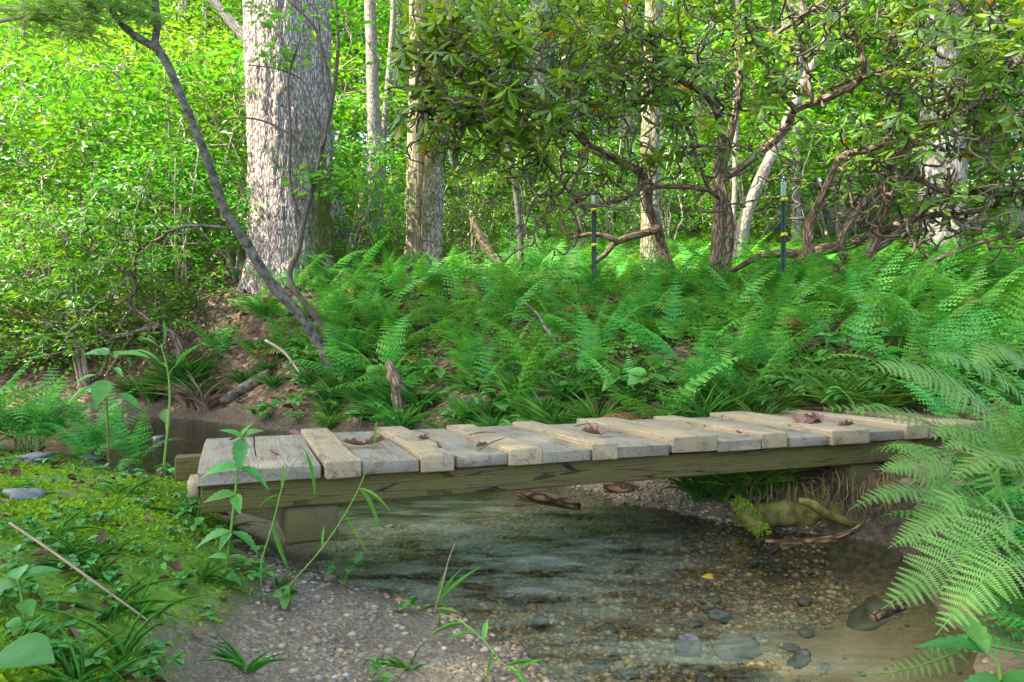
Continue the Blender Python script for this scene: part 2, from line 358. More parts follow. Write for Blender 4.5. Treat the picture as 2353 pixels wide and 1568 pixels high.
def stone_mat(name, cols, rough=0.6):
    m, n, l = new_mat(name); g = n.new('ShaderNodeNewGeometry'); co = coords(n)
    rnd = mathn(n, l, 'FRACT', mathn(n, l, 'ADD', g.outputs['Random Per Island'], obj_random(n)))
    r = ramp(n, [(i / (len(cols)), c) for i, c in enumerate(cols)], 'CONSTANT'); l.new(rnd, r.inputs[0])
    t = tex(n, l, 'Noise', 30, co, Detail=6, Roughness=0.7)
    col = mixc(n, l, maprange(n, l, t.outputs[0], 0.3, 0.75), r.outputs[0], (0.09, 0.08, 0.07))
    finish(n, l, col, rough, t.outputs[0], 0.35, 0.004, 0.35); return m
M_PEBBLE = stone_mat('pebble', [(0.27, 0.205, 0.11), (0.37, 0.305, 0.19), (0.18, 0.14, 0.08), (0.45, 0.39, 0.27), (0.34, 0.23, 0.10), (0.16, 0.155, 0.135), (0.24, 0.185, 0.11)])
M_BED = stone_mat('bed_pebble', [(0.36, 0.21, 0.10), (0.48, 0.34, 0.19), (0.20, 0.12, 0.07), (0.52, 0.40, 0.27), (0.42, 0.23, 0.10), (0.13, 0.11, 0.11), (0.25, 0.14, 0.08)], 0.3)
M_WETSTONE = stone_mat('wet_stone', [(0.05, 0.05, 0.06), (0.09, 0.075, 0.06), (0.12, 0.12, 0.14), (0.10, 0.07, 0.045)], 0.22)
M_STONE = stone_mat('grey_stone', [(0.20, 0.19, 0.20), (0.14, 0.14, 0.17)], 0.5)

# ------------------------------------------------------------------ terrain
CTRL = np.array([
 # left mossy bank
 (-1.0,2.0,.25),(-1.4,2.2,.27),(-2,2.5,.28),(-3,3,.30),(-1.33,2.95,.17),(-1.2,3.2,-.05),(-2.2,3.9,.12),(-2.0,4.25,-.06),(-3.2,4.4,.14),(-3.0,4.9,-.06),(-5,5,.2),(-5,5.6,-.05),
 (-.69,.98,.26),(-1.14,1.61,.28),(-.95,1.62,.23),(-1.35,2.1,.28),(-.69,1.55,.11),(-.80,1.9,.14),(-.76,2.1,.11),(-.98,2.45,.14),(-1.0,2.75,.02),(-.75,2.5,-.03),
 (-.555,1.73,.04),(-.6,1.47,.06),(-.48,2.12,.0),(-.225,2.14,-.06),(-.08,1.82,-.05),(.075,1.68,-.06),(-.355,1.58,.0),(-.3,1.0,.06),(0.3,1.0,-.06),(0,.3,.1),(-.8,.3,.3),
 # stream bed
 (-.45,2.45,-.10),(0,2.6,-.15),(.4,2.2,-.15),(.6,1.8,-.15),(.9,1.5,-.18),(-.5,3.0,-.08),(-1,3.7,-.16),(-2,4.9,-.2),(-1.5,5.2,-.16),(-1.4,4.4,-.2),(1.0,2.2,-.17),(.35,2.9,-.11),(.99,2.0,-.17),(.2,3.3,-.05),(-.2,4.1,-.08),(.7,1.0,-.2),(-3.5,5.6,-.1),(-5,6.2,-.1),(.75,2.6,-.16),(1.0,2.6,-.16),(.25,1.85,-.12),
 # gravel bar and undercut bank on the right
 (.57,3.45,.02),(.45,3.2,-.02),(.79,3.12,.0),(.88,2.86,-.05),(1.02,2.82,-.12),(1.12,3.02,.12),(1.2,3.12,.24),(1.25,2.7,-.12),(1.5,2.85,.05),(1.55,3.0,.24),(1.75,3.05,.26),(1.5,3.4,.3),(1.0,3.35,.14),(.8,3.55,.10),(1.9,3.0,.31),
 (1.53,2.17,.12),(1.3,2.35,-.1),(1.42,1.8,.08),(1.2,2.0,-.11),(1.32,1.95,.0),(1.02,1.5,-.1),(1.14,1.5,.02),(1.35,1.3,.12),(2.2,2.5,.33),(2.1,3.5,.38),(1.0,.9,-.05),(1.5,.6,.2),
 # far bank, from its foot up to the top
 (-1.68,5.95,.03),(-1.0,5.35,.02),(-.4,4.65,.02),(.1,4.1,.03),(.45,3.75,.04),(-1.55,6.5,.37),(-.93,5.8,.28),(-.53,5.0,.2),(-.1,4.9,.30),(.4,4.4,.32),(.8,4.1,.34),(1.0,4.0,.38),
 (.25,6.5,.78),(.2,5.5,.52),(1.85,4.2,.47),(2.57,4.0,.48),(1.5,7.5,1.22),(-2.6,8.8,1.42),(-2.7,8.05,1.30),(-1.9,8.0,1.22),(-3.5,8.1,1.15),(-2.2,7.5,.78),(-2.4,6.45,.02),(-2.8,6.8,.03),(-3.4,7.1,.03),(-4.2,7.3,.03),(-5.5,7.4,.03),(-2.8,5.8,-.22),(-3.5,6.2,-.22),(-2.2,5.6,-.2),(-4.2,6.4,-.22),(-5.5,6.6,-.2),(-2.75,7.25,.32),(-3.4,7.65,.42),(-4.5,7.95,.5),(-1.05,10,1.75),(2.0,7,1.20),(3.3,6.8,1.20),(6.7,11,1.95),(0.8,7,1.15),(2.4,6.4,1.08),(-2.2,6.95,.5),(-4.5,8.3,.7),(-6.3,9,1.2),(-7,8.2,.5),
 (0,15,2.8),(-8,15,2.9),(10,15,2.8),(5,5,1.0),(6,8,1.4),(0,25,5.0),(-15,25,5.0),(15,25,4.6),(0,45,11),(-30,45,11),(30,45,10),(0,80,19),(-60,80,19),(60,80,18),
 (0,-4,.5),(-6,-4,.7),(6,-4,.8),(-6,1.5,.5),(6,1.5,1.0),(0,-30,1.5),(-40,0,2),(40,0,3),(0,140,24),(-140,140,24),(140,140,24),(-140,-40,3),(140,-40,4)])
def _tps():
    n = len(CTRL); X = CTRL[:, :2]
    K = np.linalg.norm(X[:, None] - X[None], axis=-1); A = np.zeros((n + 3, n + 3))
    A[:n, :n] = K + 1e-6 * np.eye(n); A[:n, n] = 1; A[:n, n + 1:] = X; A[n:, :n] = A[:n, n:].T
    return np.linalg.solve(A, np.concatenate([CTRL[:, 2], [0, 0, 0]]))
_W = _tps()
def ground_z(x, y):
    x = np.asarray(x, float); y = np.asarray(y, float); s = x.shape
    q = np.stack([x.ravel(), y.ravel()], -1); out = np.empty(len(q))
    for i in range(0, len(q), 20000):
        k = q[i:i + 20000]
        D = np.linalg.norm(k[:, None] - CTRL[None, :, :2], axis=-1)
        out[i:i + 20000] = D @ _W[:-3] + _W[-3] + k @ _W[-2:]
    out = out.reshape(s)
    dist = np.hypot(x, y)
    out = out + 0.018 * fbm(x * 3.1, y * 3.1, 0, 5) + 0.012 * fbm(x * 11, y * 11, 0, 9, 3) + np.clip((dist - 8) / 20, 0, 1) * 0.5 * fbm(x * .25, y * .25, 0, 3, 3)
    return out
def gz(x, y): return float(ground_z(np.array([x]), np.array([y]))[0])
def water_z(x, y):
    x = np.asarray(x, float); y = np.asarray(y, float)
    t = np.clip((3.3 - y) / 1.3, 0, 1); t = t * t * (3 - 2 * t)
    return -0.07 * t
def warp(u, a, b): return np.sign(u) * (a * np.abs(u) + b * np.abs(u) ** 5)
NX, NY = 430, 430
gx = warp(np.linspace(-1, 1, NX), 7, 143); gy = 3.2 + warp(np.linspace(-1, 1, NY), 7, 133); gy = np.maximum(gy, -60 + np.arange(NY) * 0.01)
GX, GY = np.meshgrid(gx, gy, indexing='ij'); GZ = ground_z(GX, GY)
V = np.stack([GX, GY, GZ], -1).reshape(-1, 3)
ii, jj = np.meshgrid(np.arange(NX - 1), np.arange(NY - 1), indexing='ij'); a = ii * NY + jj
Q = np.stack([a, a + NY, a + NY + 1, a + 1], -1).reshape(-1, 4)
gm = build_mesh('ground', V, [Q], True)
def moss_w(x, y, z):
    e = fbm(x * 2.6, y * 2.6, 0, 21) * 0.28
    return np.clip((z - 0.085 + e * 0.18) / 0.05, 0, 1) * np.clip((-0.46 - x + e) / 0.15, 0, 1) * np.clip((4.6 - y) / 0.3, 0, 1) * np.clip((x + 6) / 1, 0, 1)
def dirt_w(x, y, z):
    e = fbm(x * 2, y * 2, 0, 33) * 0.2
    near = np.clip((np.where(x < -1.9, 7.9, 6.6) + e * 2 - y) / 0.5, 0, 1) * np.clip((3 - np.abs(x + 1.5) * 0.6) / 1, 0, 1)
    return np.clip((0.17 + e * .5 - z) / 0.08, 0, 1) * near
mw = moss_w(GX, GY, GZ); dw = dirt_w(GX, GY, GZ)
sand = np.clip(1.3 - np.hypot((GX - 0.98) / 0.42, (GY - 1.95) / 0.55) + fbm(GX * 3, GY * 3, 0, 40) * 0.5, 0, 1)
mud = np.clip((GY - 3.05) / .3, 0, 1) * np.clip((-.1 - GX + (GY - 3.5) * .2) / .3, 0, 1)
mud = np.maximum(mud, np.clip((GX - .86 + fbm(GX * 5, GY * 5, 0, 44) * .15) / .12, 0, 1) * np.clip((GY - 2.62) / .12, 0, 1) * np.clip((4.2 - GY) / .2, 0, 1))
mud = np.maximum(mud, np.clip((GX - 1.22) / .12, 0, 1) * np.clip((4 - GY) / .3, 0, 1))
att = gm.color_attributes.new('zone', 'FLOAT_COLOR', 'POINT')
att.data.foreach_set('color', np.stack([mw, dw, sand, mud], -1).astype(np.float32).ravel())
m, n, l = new_mat('forest_floor')
co = coords(n); at = n.new('ShaderNodeAttribute'); at.attribute_name = 'zone'
sp = n.new('ShaderNodeSeparateColor'); l.new(at.outputs['Color'], sp.inputs[0])
v = tex(n, l, 'Voronoi', 22, co); v2 = tex(n, l, 'Noise', 40, co, Detail=5)
lit = ramp(n, [(0, (0.06, 0.035, 0.02)), (.3, (0.17, 0.105, 0.065)), (.6, (0.10, 0.06, 0.035)), (.8, (0.27, 0.19, 0.13)), (1, (0.13, 0.08, 0.05))], 'CONSTANT')
s2 = n.new('ShaderNodeSeparateColor'); l.new(v.outputs['Color'], s2.inputs[0]); l.new(s2.outputs[0], lit.inputs[0])
litc = mixc(n, l, maprange(n, l, v2.outputs[0], 0.35, 0.7), lit.outputs[0], (0.05, 0.035, 0.02))
dv = tex(n, l, 'Voronoi', 70, co); dn = tex(n, l, 'Noise', 7, co, Detail=8, Roughness=0.7)
s3 = n.new('ShaderNodeSeparateColor'); l.new(dv.outputs['Color'], s3.inputs[0])
peb = ramp(n, [(0, (0.12, 0.09, 0.062)), (.35, (0.23, 0.18, 0.125)), (.6, (0.16, 0.12, 0.08)), (.8, (0.34, 0.28, 0.20)), (.93, (0.18, 0.18, 0.19))], 'CONSTANT'); l.new(s3.outputs[0], peb.inputs[0])
dr = ramp(n, [(0.3, (0.105, 0.086, 0.052)), (0.7, (0.195, 0.163, 0.10))]); l.new(dn.outputs[0], dr.inputs[0])
dirtc = mixc(n, l, mathn(n, l, 'MULTIPLY', maprange(n, l, dn.outputs[0], 0.42, 0.58), 0.8), dr.outputs[0], peb.outputs[0])
gv = tex(n, l, 'Voronoi', 170, co); sg = n.new('ShaderNodeSeparateColor'); l.new(gv.outputs['Color'], sg.inputs[0])
gr_ = ramp(n, [(0, (0.05, 0.04, 0.028)), (.3, (0.16, 0.13, 0.095)), (.7, (0.10, 0.08, 0.055)), (.86, (0.34, 0.29, 0.19)), (.94, (0.20, 0.13, 0.06))], 'CONSTANT'); l.new(sg.outputs[0], gr_.inputs[0])
dirtc = mixc(n, l, 0.45, dirtc, gr_.outputs[0])
sandc = ramp(n, [(0.3, (0.27, 0.185, 0.11)), (0.7, (0.42, 0.30, 0.19))]); l.new(dn.outputs[0], sandc.inputs[0])
dirtc = mixc(n, l, sp.outputs[2], dirtc, sandc.outputs[0])
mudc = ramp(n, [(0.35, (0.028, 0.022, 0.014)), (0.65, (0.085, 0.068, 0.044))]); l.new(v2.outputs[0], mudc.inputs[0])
geo = n.new('ShaderNodeNewGeometry'); sz = n.new('ShaderNodeSeparateXYZ'); l.new(geo.outputs['Position'], sz.inputs[0])
bedr = ramp(n, [(0.35, (0.07, 0.05, 0.03)), (0.65, (0.20, 0.14, 0.08))]); l.new(v2.outputs[0], bedr.inputs[0])
inv = mathn(n, l, 'SUBTRACT', 1.0, sp.outputs[2])
dirtc = mixc(n, l, mathn(n, l, 'MULTIPLY', maprange(n, l, sz.outputs[2], -.045, -.085), inv), dirtc, bedr.outputs[0])
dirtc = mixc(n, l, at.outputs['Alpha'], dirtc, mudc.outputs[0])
mn = tex(n, l, 'Noise', 55, co, Detail=6, Roughness=0.75)
mr = ramp(n, [(0.25, (0.04, 0.055, 0.012)), (0.48, (0.08, 0.17, 0.013)), (0.75, (0.17, 0.30, 0.02))]); l.new(mn.outputs[0], mr.inputs[0])
bn = tex(n, l, 'Noise', 9, co, Detail=5, Roughness=0.65)
mossc = mixc(n, l, maprange(n, l, bn.outputs[0], 0.58, 0.68), mr.outputs[0], (0.12, 0.085, 0.055))
col = mixc(n, l, sp.outputs[1], litc, dirtc); col = mixc(n, l, sp.outputs[0], col, mossc)
hgt = mathn(n, l, 'ADD', mathn(n, l, 'MULTIPLY', v2.outputs[0], 0.5), mathn(n, l, 'ADD', mathn(n, l, 'MULTIPLY', dv.outputs['Distance'], 0.4), mathn(n, l, 'MULTIPLY', mn.outputs[0], 0.6)))
finish(n, l, col, 0.85, hgt, 0.7, 0.012, 0.25)
tag(obj('ground', gm, m), 'leaf littered forest floor with mossy and gravelly stream banks', None, None, 'structure')

# stream water
wx = np.concatenate([np.linspace(-9, -3.05, 40), np.linspace(-3, 3.2, 210)]); wy = np.concatenate([np.linspace(0.1, 4, 150), np.linspace(4.03, 8, 60)])
WX, WY = np.meshgrid(wx, wy, indexing='ij'); WZ = water_z(WX, WY)
rif = np.clip(1.25 - np.hypot((WX + 0.15) / 0.75, (WY - 2.75) / 0.6), 0, 1)
rif2 = np.clip(1.3 - np.hypot((WX - 0.45) / 0.55, (WY - 1.65) / 0.55), 0, 1)
fl = norm(np.array([0.72, -0.69])); al = WX * fl[0] + WY * fl[1]; ac = -WX * fl[1] + WY * fl[0]
WZ = WZ + (rif * 0.8 + rif2 * 0.7) * (0.020 * fbm(ac * 7, al * 2.6, 0, 50, 3)) + 0.002 * fbm(WX * 5, WY * 5, 0, 60, 2)
keep = (ground_z(WX, WY) < WZ + 0.02) & ((WX < 1.55) | (WY < 2.6))
idx = np.arange(WX.size).reshape(WX.shape)
cell = keep[:-1, :-1] | keep[1:, :-1] | keep[:-1, 1:] | keep[1:, 1:]
Qw = np.stack([idx[:-1, :-1], idx[1:, :-1], idx[1:, 1:], idx[:-1, 1:]], -1)[cell]
wm = build_mesh('stream_water', np.stack([WX, WY, WZ], -1).reshape(-1, 3), [Qw], True)
att = wm.color_attributes.new('foam', 'FLOAT_COLOR', 'POINT')
att.data.foreach_set('color', np.stack([rif, rif2, np.clip((WY - 3.5) / .6, 0, 1), 0 * rif + 1], -1).astype(np.float32).ravel())
m, n, l = new_mat('stream_water')
co = coords(n); at = n.new('ShaderNodeAttribute'); at.attribute_name = 'foam'
spf = n.new('ShaderNodeSeparateColor'); l.new(at.outputs['Color'], spf.inputs[0])
ang = math.atan2(fl[1], fl[0])
st = tex(n, l, 'Noise', 1.0, mapping(n, l, co, (2.6, 13, 13), (0, 0, -ang)), Detail=5, Roughness=0.6)
st.noise_dimensions = '3D'
mpr = mapping(n, l, co, (4.0, 12, 12), (0, 0, -ang)); fn = tex(n, l, 'Noise', 1.0, mpr, Detail=6, Roughness=0.62, Distortion=0.4)
foam = mathn(n, l, 'MULTIPLY', mathn(n, l, 'ADD', mathn(n, l, 'MULTIPLY', spf.outputs[0], 0.64), mathn(n, l, 'MULTIPLY', spf.outputs[1], 0.30)), maprange(n, l, fn.outputs[0], 0.40, 0.74), clamp=True)
tr = n.new('ShaderNodeBsdfTransparent'); l.new(mixc(n, l, spf.outputs[2], (0.90, 0.95, 0.82), (0.45, 0.42, 0.28)), tr.inputs[0])
gl = n.new('ShaderNodeBsdfGlossy'); gl.inputs['Roughness'].default_value = 0.09
rp = tex(n, l, 'Noise', 1.0, mapping(n, l, co, (5, 26, 10)), Detail=3)
hsum = mathn(n, l, 'ADD', st.outputs[0], mathn(n, l, 'MULTIPLY', rp.outputs[0], .55))
bnp = n.new('ShaderNodeBump'); bnp.inputs['Strength'].default_value = 0.32; bnp.inputs['Distance'].default_value = 0.02; l.new(hsum, bnp.inputs['Height']); l.new(bnp.outputs[0], gl.inputs['Normal'])
fr = n.new('ShaderNodeFresnel'); fr.inputs[0].default_value = 1.33; l.new(bnp.outputs[0], fr.inputs['Normal'])
mx = n.new('ShaderNodeMixShader'); l.new(mathn(n, l, 'MULTIPLY', fr.outputs[0], mathn(n, l, 'MULTIPLY_ADD', spf.outputs[2], 0.75, 0.8), clamp=True), mx.inputs[0]); l.new(tr.outputs[0], mx.inputs[1]); l.new(gl.outputs[0], mx.inputs[2])
df = n.new('ShaderNodeBsdfDiffuse'); df.inputs[0].default_value = (0.48, 0.58, 0.42, 1)
mx2 = n.new('ShaderNodeMixShader'); l.new(foam, mx2.inputs[0]); l.new(mx.outputs[0], mx2.inputs[1]); l.new(df.outputs[0], mx2.inputs[2])
o = n.new('ShaderNodeOutputMaterial'); l.new(mx2.outputs[0], o.inputs[0])
tag(obj('stream_water', wm, m), 'shallow clear stream running under the footbridge over gravel', None, None, 'structure')

# ------------------------------------------------------------------ footbridge
A = np.array([-0.876, 2.046]); U2 = norm(np.array([2.627, 1.004])); N2 = np.array([-U2[1], U2[0]])
DT = CZ - 0.37
def s_of(px):
    k = (px - CX) / F; return (k * A[1] - A[0]) / (U2[0] - k * U2[1])
def bp(s, t, z): p = A + s * U2 + t * N2; return (p[0], p[1], z)
bang = math.atan2(U2[1], U2[0])
def rough_box(name, sx, sy, sz, bev=0.004, cuts=6, jit=0.0012, axis=1, seed=0):
    bm = bmesh.new(); bmesh.ops.create_cube(bm, size=1)
    bmesh.ops.scale(bm, vec=(sx, sy, sz), verts=bm.verts)
    bmesh.ops.bevel(bm, geom=list(bm.edges), offset=bev, segments=2, affect='EDGES', profile=0.6)
    long = [e for e in bm.edges if abs((e.verts[0].co - e.verts[1].co)[axis]) > (sx, sy, sz)[axis] * 0.5]
    bmesh.ops.subdivide_edges(bm, edges=long, cuts=cuts, use_grid_fill=True)
    rr = random.Random(seed)
    ph = [rr.uniform(0, 6) for _ in range(4)]; cup = rr.uniform(-.002, .003)
    for vv in bm.verts:
        c = vv.co; t = c[axis] / (sx, sy, sz)[axis]
        c.z += 0.003 * math.sin(3 * t + ph[0]) + rr.uniform(-jit, jit) + (cup * (2 * c[1 - axis] / (sx, sy, sz)[1 - axis]) ** 2)
        c[1 - axis] += 0.0025 * math.sin(4 * t + ph[1]) + rr.uniform(-jit, jit)
        if abs(t) > 0.48: c[axis] += rr.uniform(-2, 2) * jit
    me = bpy.data.meshes.new(name); bm.to_mesh(me); bm.free()
    me.polygons.foreach_set('use_smooth', np.ones(len(me.polygons), bool))
    return me
bridge = thing('footbridge', 'low wooden plank footbridge crossing the stream', 'footbridge', bp(1.4, 0.37, DT - 0.2))
bridge.rotation_euler = (0, 0, bang)
def to_local(p):
    dx, dy = p[0] - bridge.location.x, p[1] - bridge.location.y
    return (dx * U2[0] + dy * U2[1], dx * N2[0] + dy * N2[1], p[2] - bridge.location.z)
planks = [(450,597,0),(597,742,0),(743,827,1),(830,963,0),(966,1044,1),(1046,1166,0),(1167,1245,1),(1246,1357,0),(1357,1416,1),(1420,1540,0),(1541,1645,1),(1646,1745,0),(1747,1807,1),(1808,1901,0),(1902,1990,1),(1991,2077,0),(2079,2132,1),(2134,2190,0),(2192,2262,1)]
PT = []
for i, (a0, a1, th) in enumerate(planks):
    s0, s1 = s_of(a0), s_of(a1); wd = s1 - s0 - 0.003
    rr = random.Random(i * 7 + 1)
    thick = (0.050 + 0.008 * min(1, s0 / 1.4)) if th else 0.038
    ln = 0.755 + rr.uniform(-0.02, 0.03) + (0.02 if th else 0)
    front = rr.uniform(-0.012, 0.004) - (0.008 if th else 0)
    me = rough_box('plank', wd, ln, thick, 0.0045 if th else 0.003, seed=i)
    p = bp((s0 + s1) / 2, front + ln / 2, DT - 0.038 + thick / 2)
    o = obj('plank', me, M_PLANK_NEW if th else M_PLANK_OLD, bridge, to_local(p), (rr.uniform(-.004, .004), rr.uniform(-.006, .006), rr.uniform(-.012, .012)))
    o['label'] = 'fresh tan raised plank' if th else 'weathered grey flat plank'
    PT.append(((s0 + s1) / 2, wd, DT - 0.038 + thick))
smax = s_of(2262)
for t0, z_ in ((0.058, 0), (0.66, 0)):
    me = rough_box('beam', 0.06, smax + 0.0 + (0.02 if t0 < .3 else 0.12), 0.086, 0.005, 14, 0.001, 1, int(t0 * 100))
    obj('beam', me, M_BEAM, bridge, to_local(bp(smax / 2 + (0.01 if t0 < .3 else -0.05), t0, DT - 0.0415 - 0.043)), (0, 0, R(-90)))
me = rough_box('support_block', 0.155, 0.30, 0.115, 0.012, 4, 0.002, 1, 3)
obj('support_block', me, M_BLOCK, bridge, to_local(bp(0.305, 0.19, DT - 0.1255 - 0.058)))
me = rough_box('support_block', 0.16, 0.62, 0.11, 0.012, 4, 0.002, 1, 4)
obj('support_block', me, M_BLOCK, bridge, to_local(bp(2.52, 0.36, DT - 0.1255 - 0.056)))
me = rough_box('end_board', 0.03, 0.20, 0.042, 0.004, 4, 0.002, 1, 5)
obj('end_board', me, M_PLANK_NEW, bridge, to_local(bp(-0.0225, 0.14, DT - 0.062)))

# ------------------------------------------------------------------ trees and shrubs: generators
def grow(mb, nodes, targets, r0=0.012, rmin=0.0025, seg=5, sides=5, wig=0.10, decay=0.82, lim=None):
    """join every target to the nearest branch already there by a bent twig; nodes: list of (pos, level)"""
    pos = [np.asarray(p, float) for p, _ in nodes]; lev = [k for _, k in nodes]
    base = np.array(pos)
    order = np.argsort([np.min(np.linalg.norm(base - t, axis=1)) for t in targets])
    ends = []
    arr = np.array(pos); la = np.array(lev, float)
    for oi in order:
        t = targets[oi]; dd = np.linalg.norm(arr - t, axis=1) + la * 0.03
        j = int(np.argmin(dd)); s = arr[j]; L = np.linalg.norm(t - s)
        if L < 1e-3: ends.append((t, np.array([0, 0, 1.0]))); continue
        k = np.linspace(0, 1, seg + 1)[:, None]
        off = rng.normal(0, wig * L, (2, 3)); off[:, 2] -= 0.05 * L
        pts = s + (t - s) * k + off[0] * np.sin(math.pi * k) + off[1] * np.sin(2 * math.pi * k) * 0.6
        r = max(rmin, r0 * decay ** la[j]); tube(mb, pts, [r, max(rmin * .8, r * 0.6)], sides, cap=False)
        new = pts[2:]; arr = np.vstack([arr, new]); la = np.concatenate([la, np.full(len(new), la[j] + 1)])
        ends.append((oi, norm(pts[-1] - pts[-2])))
    return ends
def in_ellipsoid(n, c, r, shell=0.0):
    v = rng.normal(size=(n, 3)); v = norm(v) * (rng.uniform(shell, 1, (n, 1)) ** (1 / 3)); return np.asarray(c) + v * np.asarray(r)
T_LEAF = tmpl_leaf2(); T_LEAF_W = tmpl_leaf2(0.1, 0.08, 0.5, 0.5)
def leaf_cloud(mb, centers, per, spread, size, aspect=0.42, flat=0.35, tilt=0.45, tm=T_LEAF):
    n = len(centers) * per
    c = np.repeat(np.asarray(centers), per, axis=0)
    off = rng.normal(0, 1, (n, 3)) * np.array([spread, spread, spread * flat])
    d = norm(off + rng.normal(0, 0.6 * spread, (n, 3)) * np.array([1, 1, .4])); d[:, 2] -= 0.15
    L = size * rng.uniform(0.6, 1.25, n)
    leaves(mb, c + off, d, rand_ups(n, tilt), L, L * aspect, tm)
def shrub_mesh(h, rad, ntgt, per, spread, size, seed_h=0.15, r0=0.02, stems=4, zlo=0.25, aspect=0.42):
    """multi-stemmed bush in local coordinates; returns (stem mesh, foliage mesh)"""
    b = MB(); nodes = []
    for s in range(stems):
        a = rng.uniform(0, 6.28); top = np.array([math.cos(a) * rad * rng.uniform(.2, .7), math.sin(a) * rad * rng.uniform(.2, .7), h * rng.uniform(.55, .95)])
        mid = top * 0.5 + rng.normal(0, 0.12 * h, 3) * np.array([1, 1, .3])
        pts = smooth_path([np.array([math.cos(a) * .05, math.sin(a) * .05, -0.15]), mid * np.array([.6, .6, .6]), mid, top], 4)
        tube(b, pts, [r0, r0 * 0.35], 6); nodes += [(p, 1) for p in pts[4:]]
    tg = in_ellipsoid(ntgt, (0, 0, h * (0.5 + zlo / 2)), (rad, rad, h * (0.5 - zlo / 2)), 0.1)
    grow(b, nodes, tg, r0 * 0.5, 0.003, 4, 4, 0.12, 0.75)
    lf = MB(); leaf_cloud(lf, tg, per, spread, size, aspect)
    return b.mesh('stems', True), lf.mesh('foliage')
def tree_mesh(h, r0, crown_lo, rad, ntgt, per, spread, size, lean=0.0, trunk_n=8, wob=0.02):
    b = MB(); k = 9
    z = np.linspace(-0.3, h, k); x = np.cumsum(rng.normal(0, wob * h / 4, k)) + lean * z; y = np.cumsum(rng.normal(0, wob * h / 4, k))
    x -= x[0]; y -= y[0]
    tp = smooth_path(np.stack([x, y, z], -1), 3); tube(b, tp, [r0 * 1.25, r0, r0 * .85, r0 * .7, r0 * .5, r0 * .15], trunk_n, lump=0.08)
    tm = b.mesh('trunk', True)
    b2 = MB(); nodes = [(p, 1) for p in tp if p[2] > crown_lo * 0.9]
    cz = (h + crown_lo) / 2
    top = tp[np.argmin(abs(tp[:, 2] - cz))]
    tg = in_ellipsoid(ntgt, (top[0], top[1], cz), (rad, rad, (h - crown_lo) / 2 * 1.08), 0.12)
    grow(b2, nodes, tg, r0 * 0.4, 0.006, 4, 4, 0.08, 0.75)
    lf = MB(); leaf_cloud(lf, tg, per, spread, size)
    return tm, b2.mesh('limbs', True), lf.mesh('crown')

# ---- the big tree
def big_tree():
    base = P(672, 640, 8.8); x0, y0 = base[0], base[1]; zg = gz(x0, y0)
    t = thing('big_tree', 'massive pale grey tree trunk with furrowed bark and moss at its right foot', 'tree', (x0, y0, zg))
    n, mrow = 220, 300
    z = np.concatenate([np.linspace(-0.4, 4.8, 240), np.linspace(4.9, 13, 60)]); a = np.arange(n) * 2 * math.pi / n
    rb = np.interp(z, [-.4, 0, .25, .7, 1.5, 3, 5, 13], [.70, .60, .545, .50, .485, .50, .515, .36])
    cx = np.interp(z, [-.4, 0, 3.5, 13], [0.0, 0, -0.07, -0.2])
    ZZ, AA = np.meshgrid(z, a, indexing='ij'); RB = rb[:, None] + 0 * AA
    fl_ = np.clip(1 - (ZZ + .2) / 0.9, 0, 1) ** 2
    RB = RB * (1 + 0.13 * fl_ * np.sin(5 * AA + 0.6) + 0.015 * np.sin(3 * AA + ZZ * .4))
    cxn, syn = np.cos(AA), np.sin(AA)
    wx_ = 0.8 * fbm(ZZ * 2.0, cxn * 2, syn * 2, 70, 3)
    rid = np.abs(vnoise(cxn * 8.5 + wx_, syn * 8.5 + wx_, ZZ * 1.7, 71)); rid2 = np.abs(vnoise(cxn * 19 + wx_, syn * 19, ZZ * 5.0, 72))
    RB = RB + 0.030 * np.minimum(1, rid * 2.6) + 0.012 * np.minimum(1, rid2 * 2.2) - 0.03 + 0.008 * vnoise(cxn * 40, syn * 40, ZZ * 14, 73)
    V = np.stack([cx[:, None] + RB * cxn, RB * syn, ZZ], -1).reshape(-1, 3)
    i = np.arange(mrow - 1)[:, None] * n; j = np.arange(n)[None]; q = np.stack([i + j, i + (j + 1) % n, i + n + (j + 1) % n, i + n + j], -1).reshape(-1, 4)
    obj('trunk', build_mesh('trunk', V, [q], True, V), M_BARK_BIG, t)
    b = MB(); nodes = [(np.array([-.2, 0, zz]), 0) for zz in np.linspace(9, 13, 6)]
    tg = in_ellipsoid(120, (0, 0, 14), (4.5, 4.5, 3.2), 0.2); grow(b, nodes, tg, 0.12, 0.012, 4, 5, 0.07, 0.72)
    obj('limbs', b.mesh('limbs', True), M_BARK_GREY, t)
    lf = MB(); leaf_cloud(lf, tg, 12, 0.5, 0.24); o = obj('crown', lf.mesh('crown'), M_FAR, t); o['kind'] = 'stuff'
    return t
big_tree()

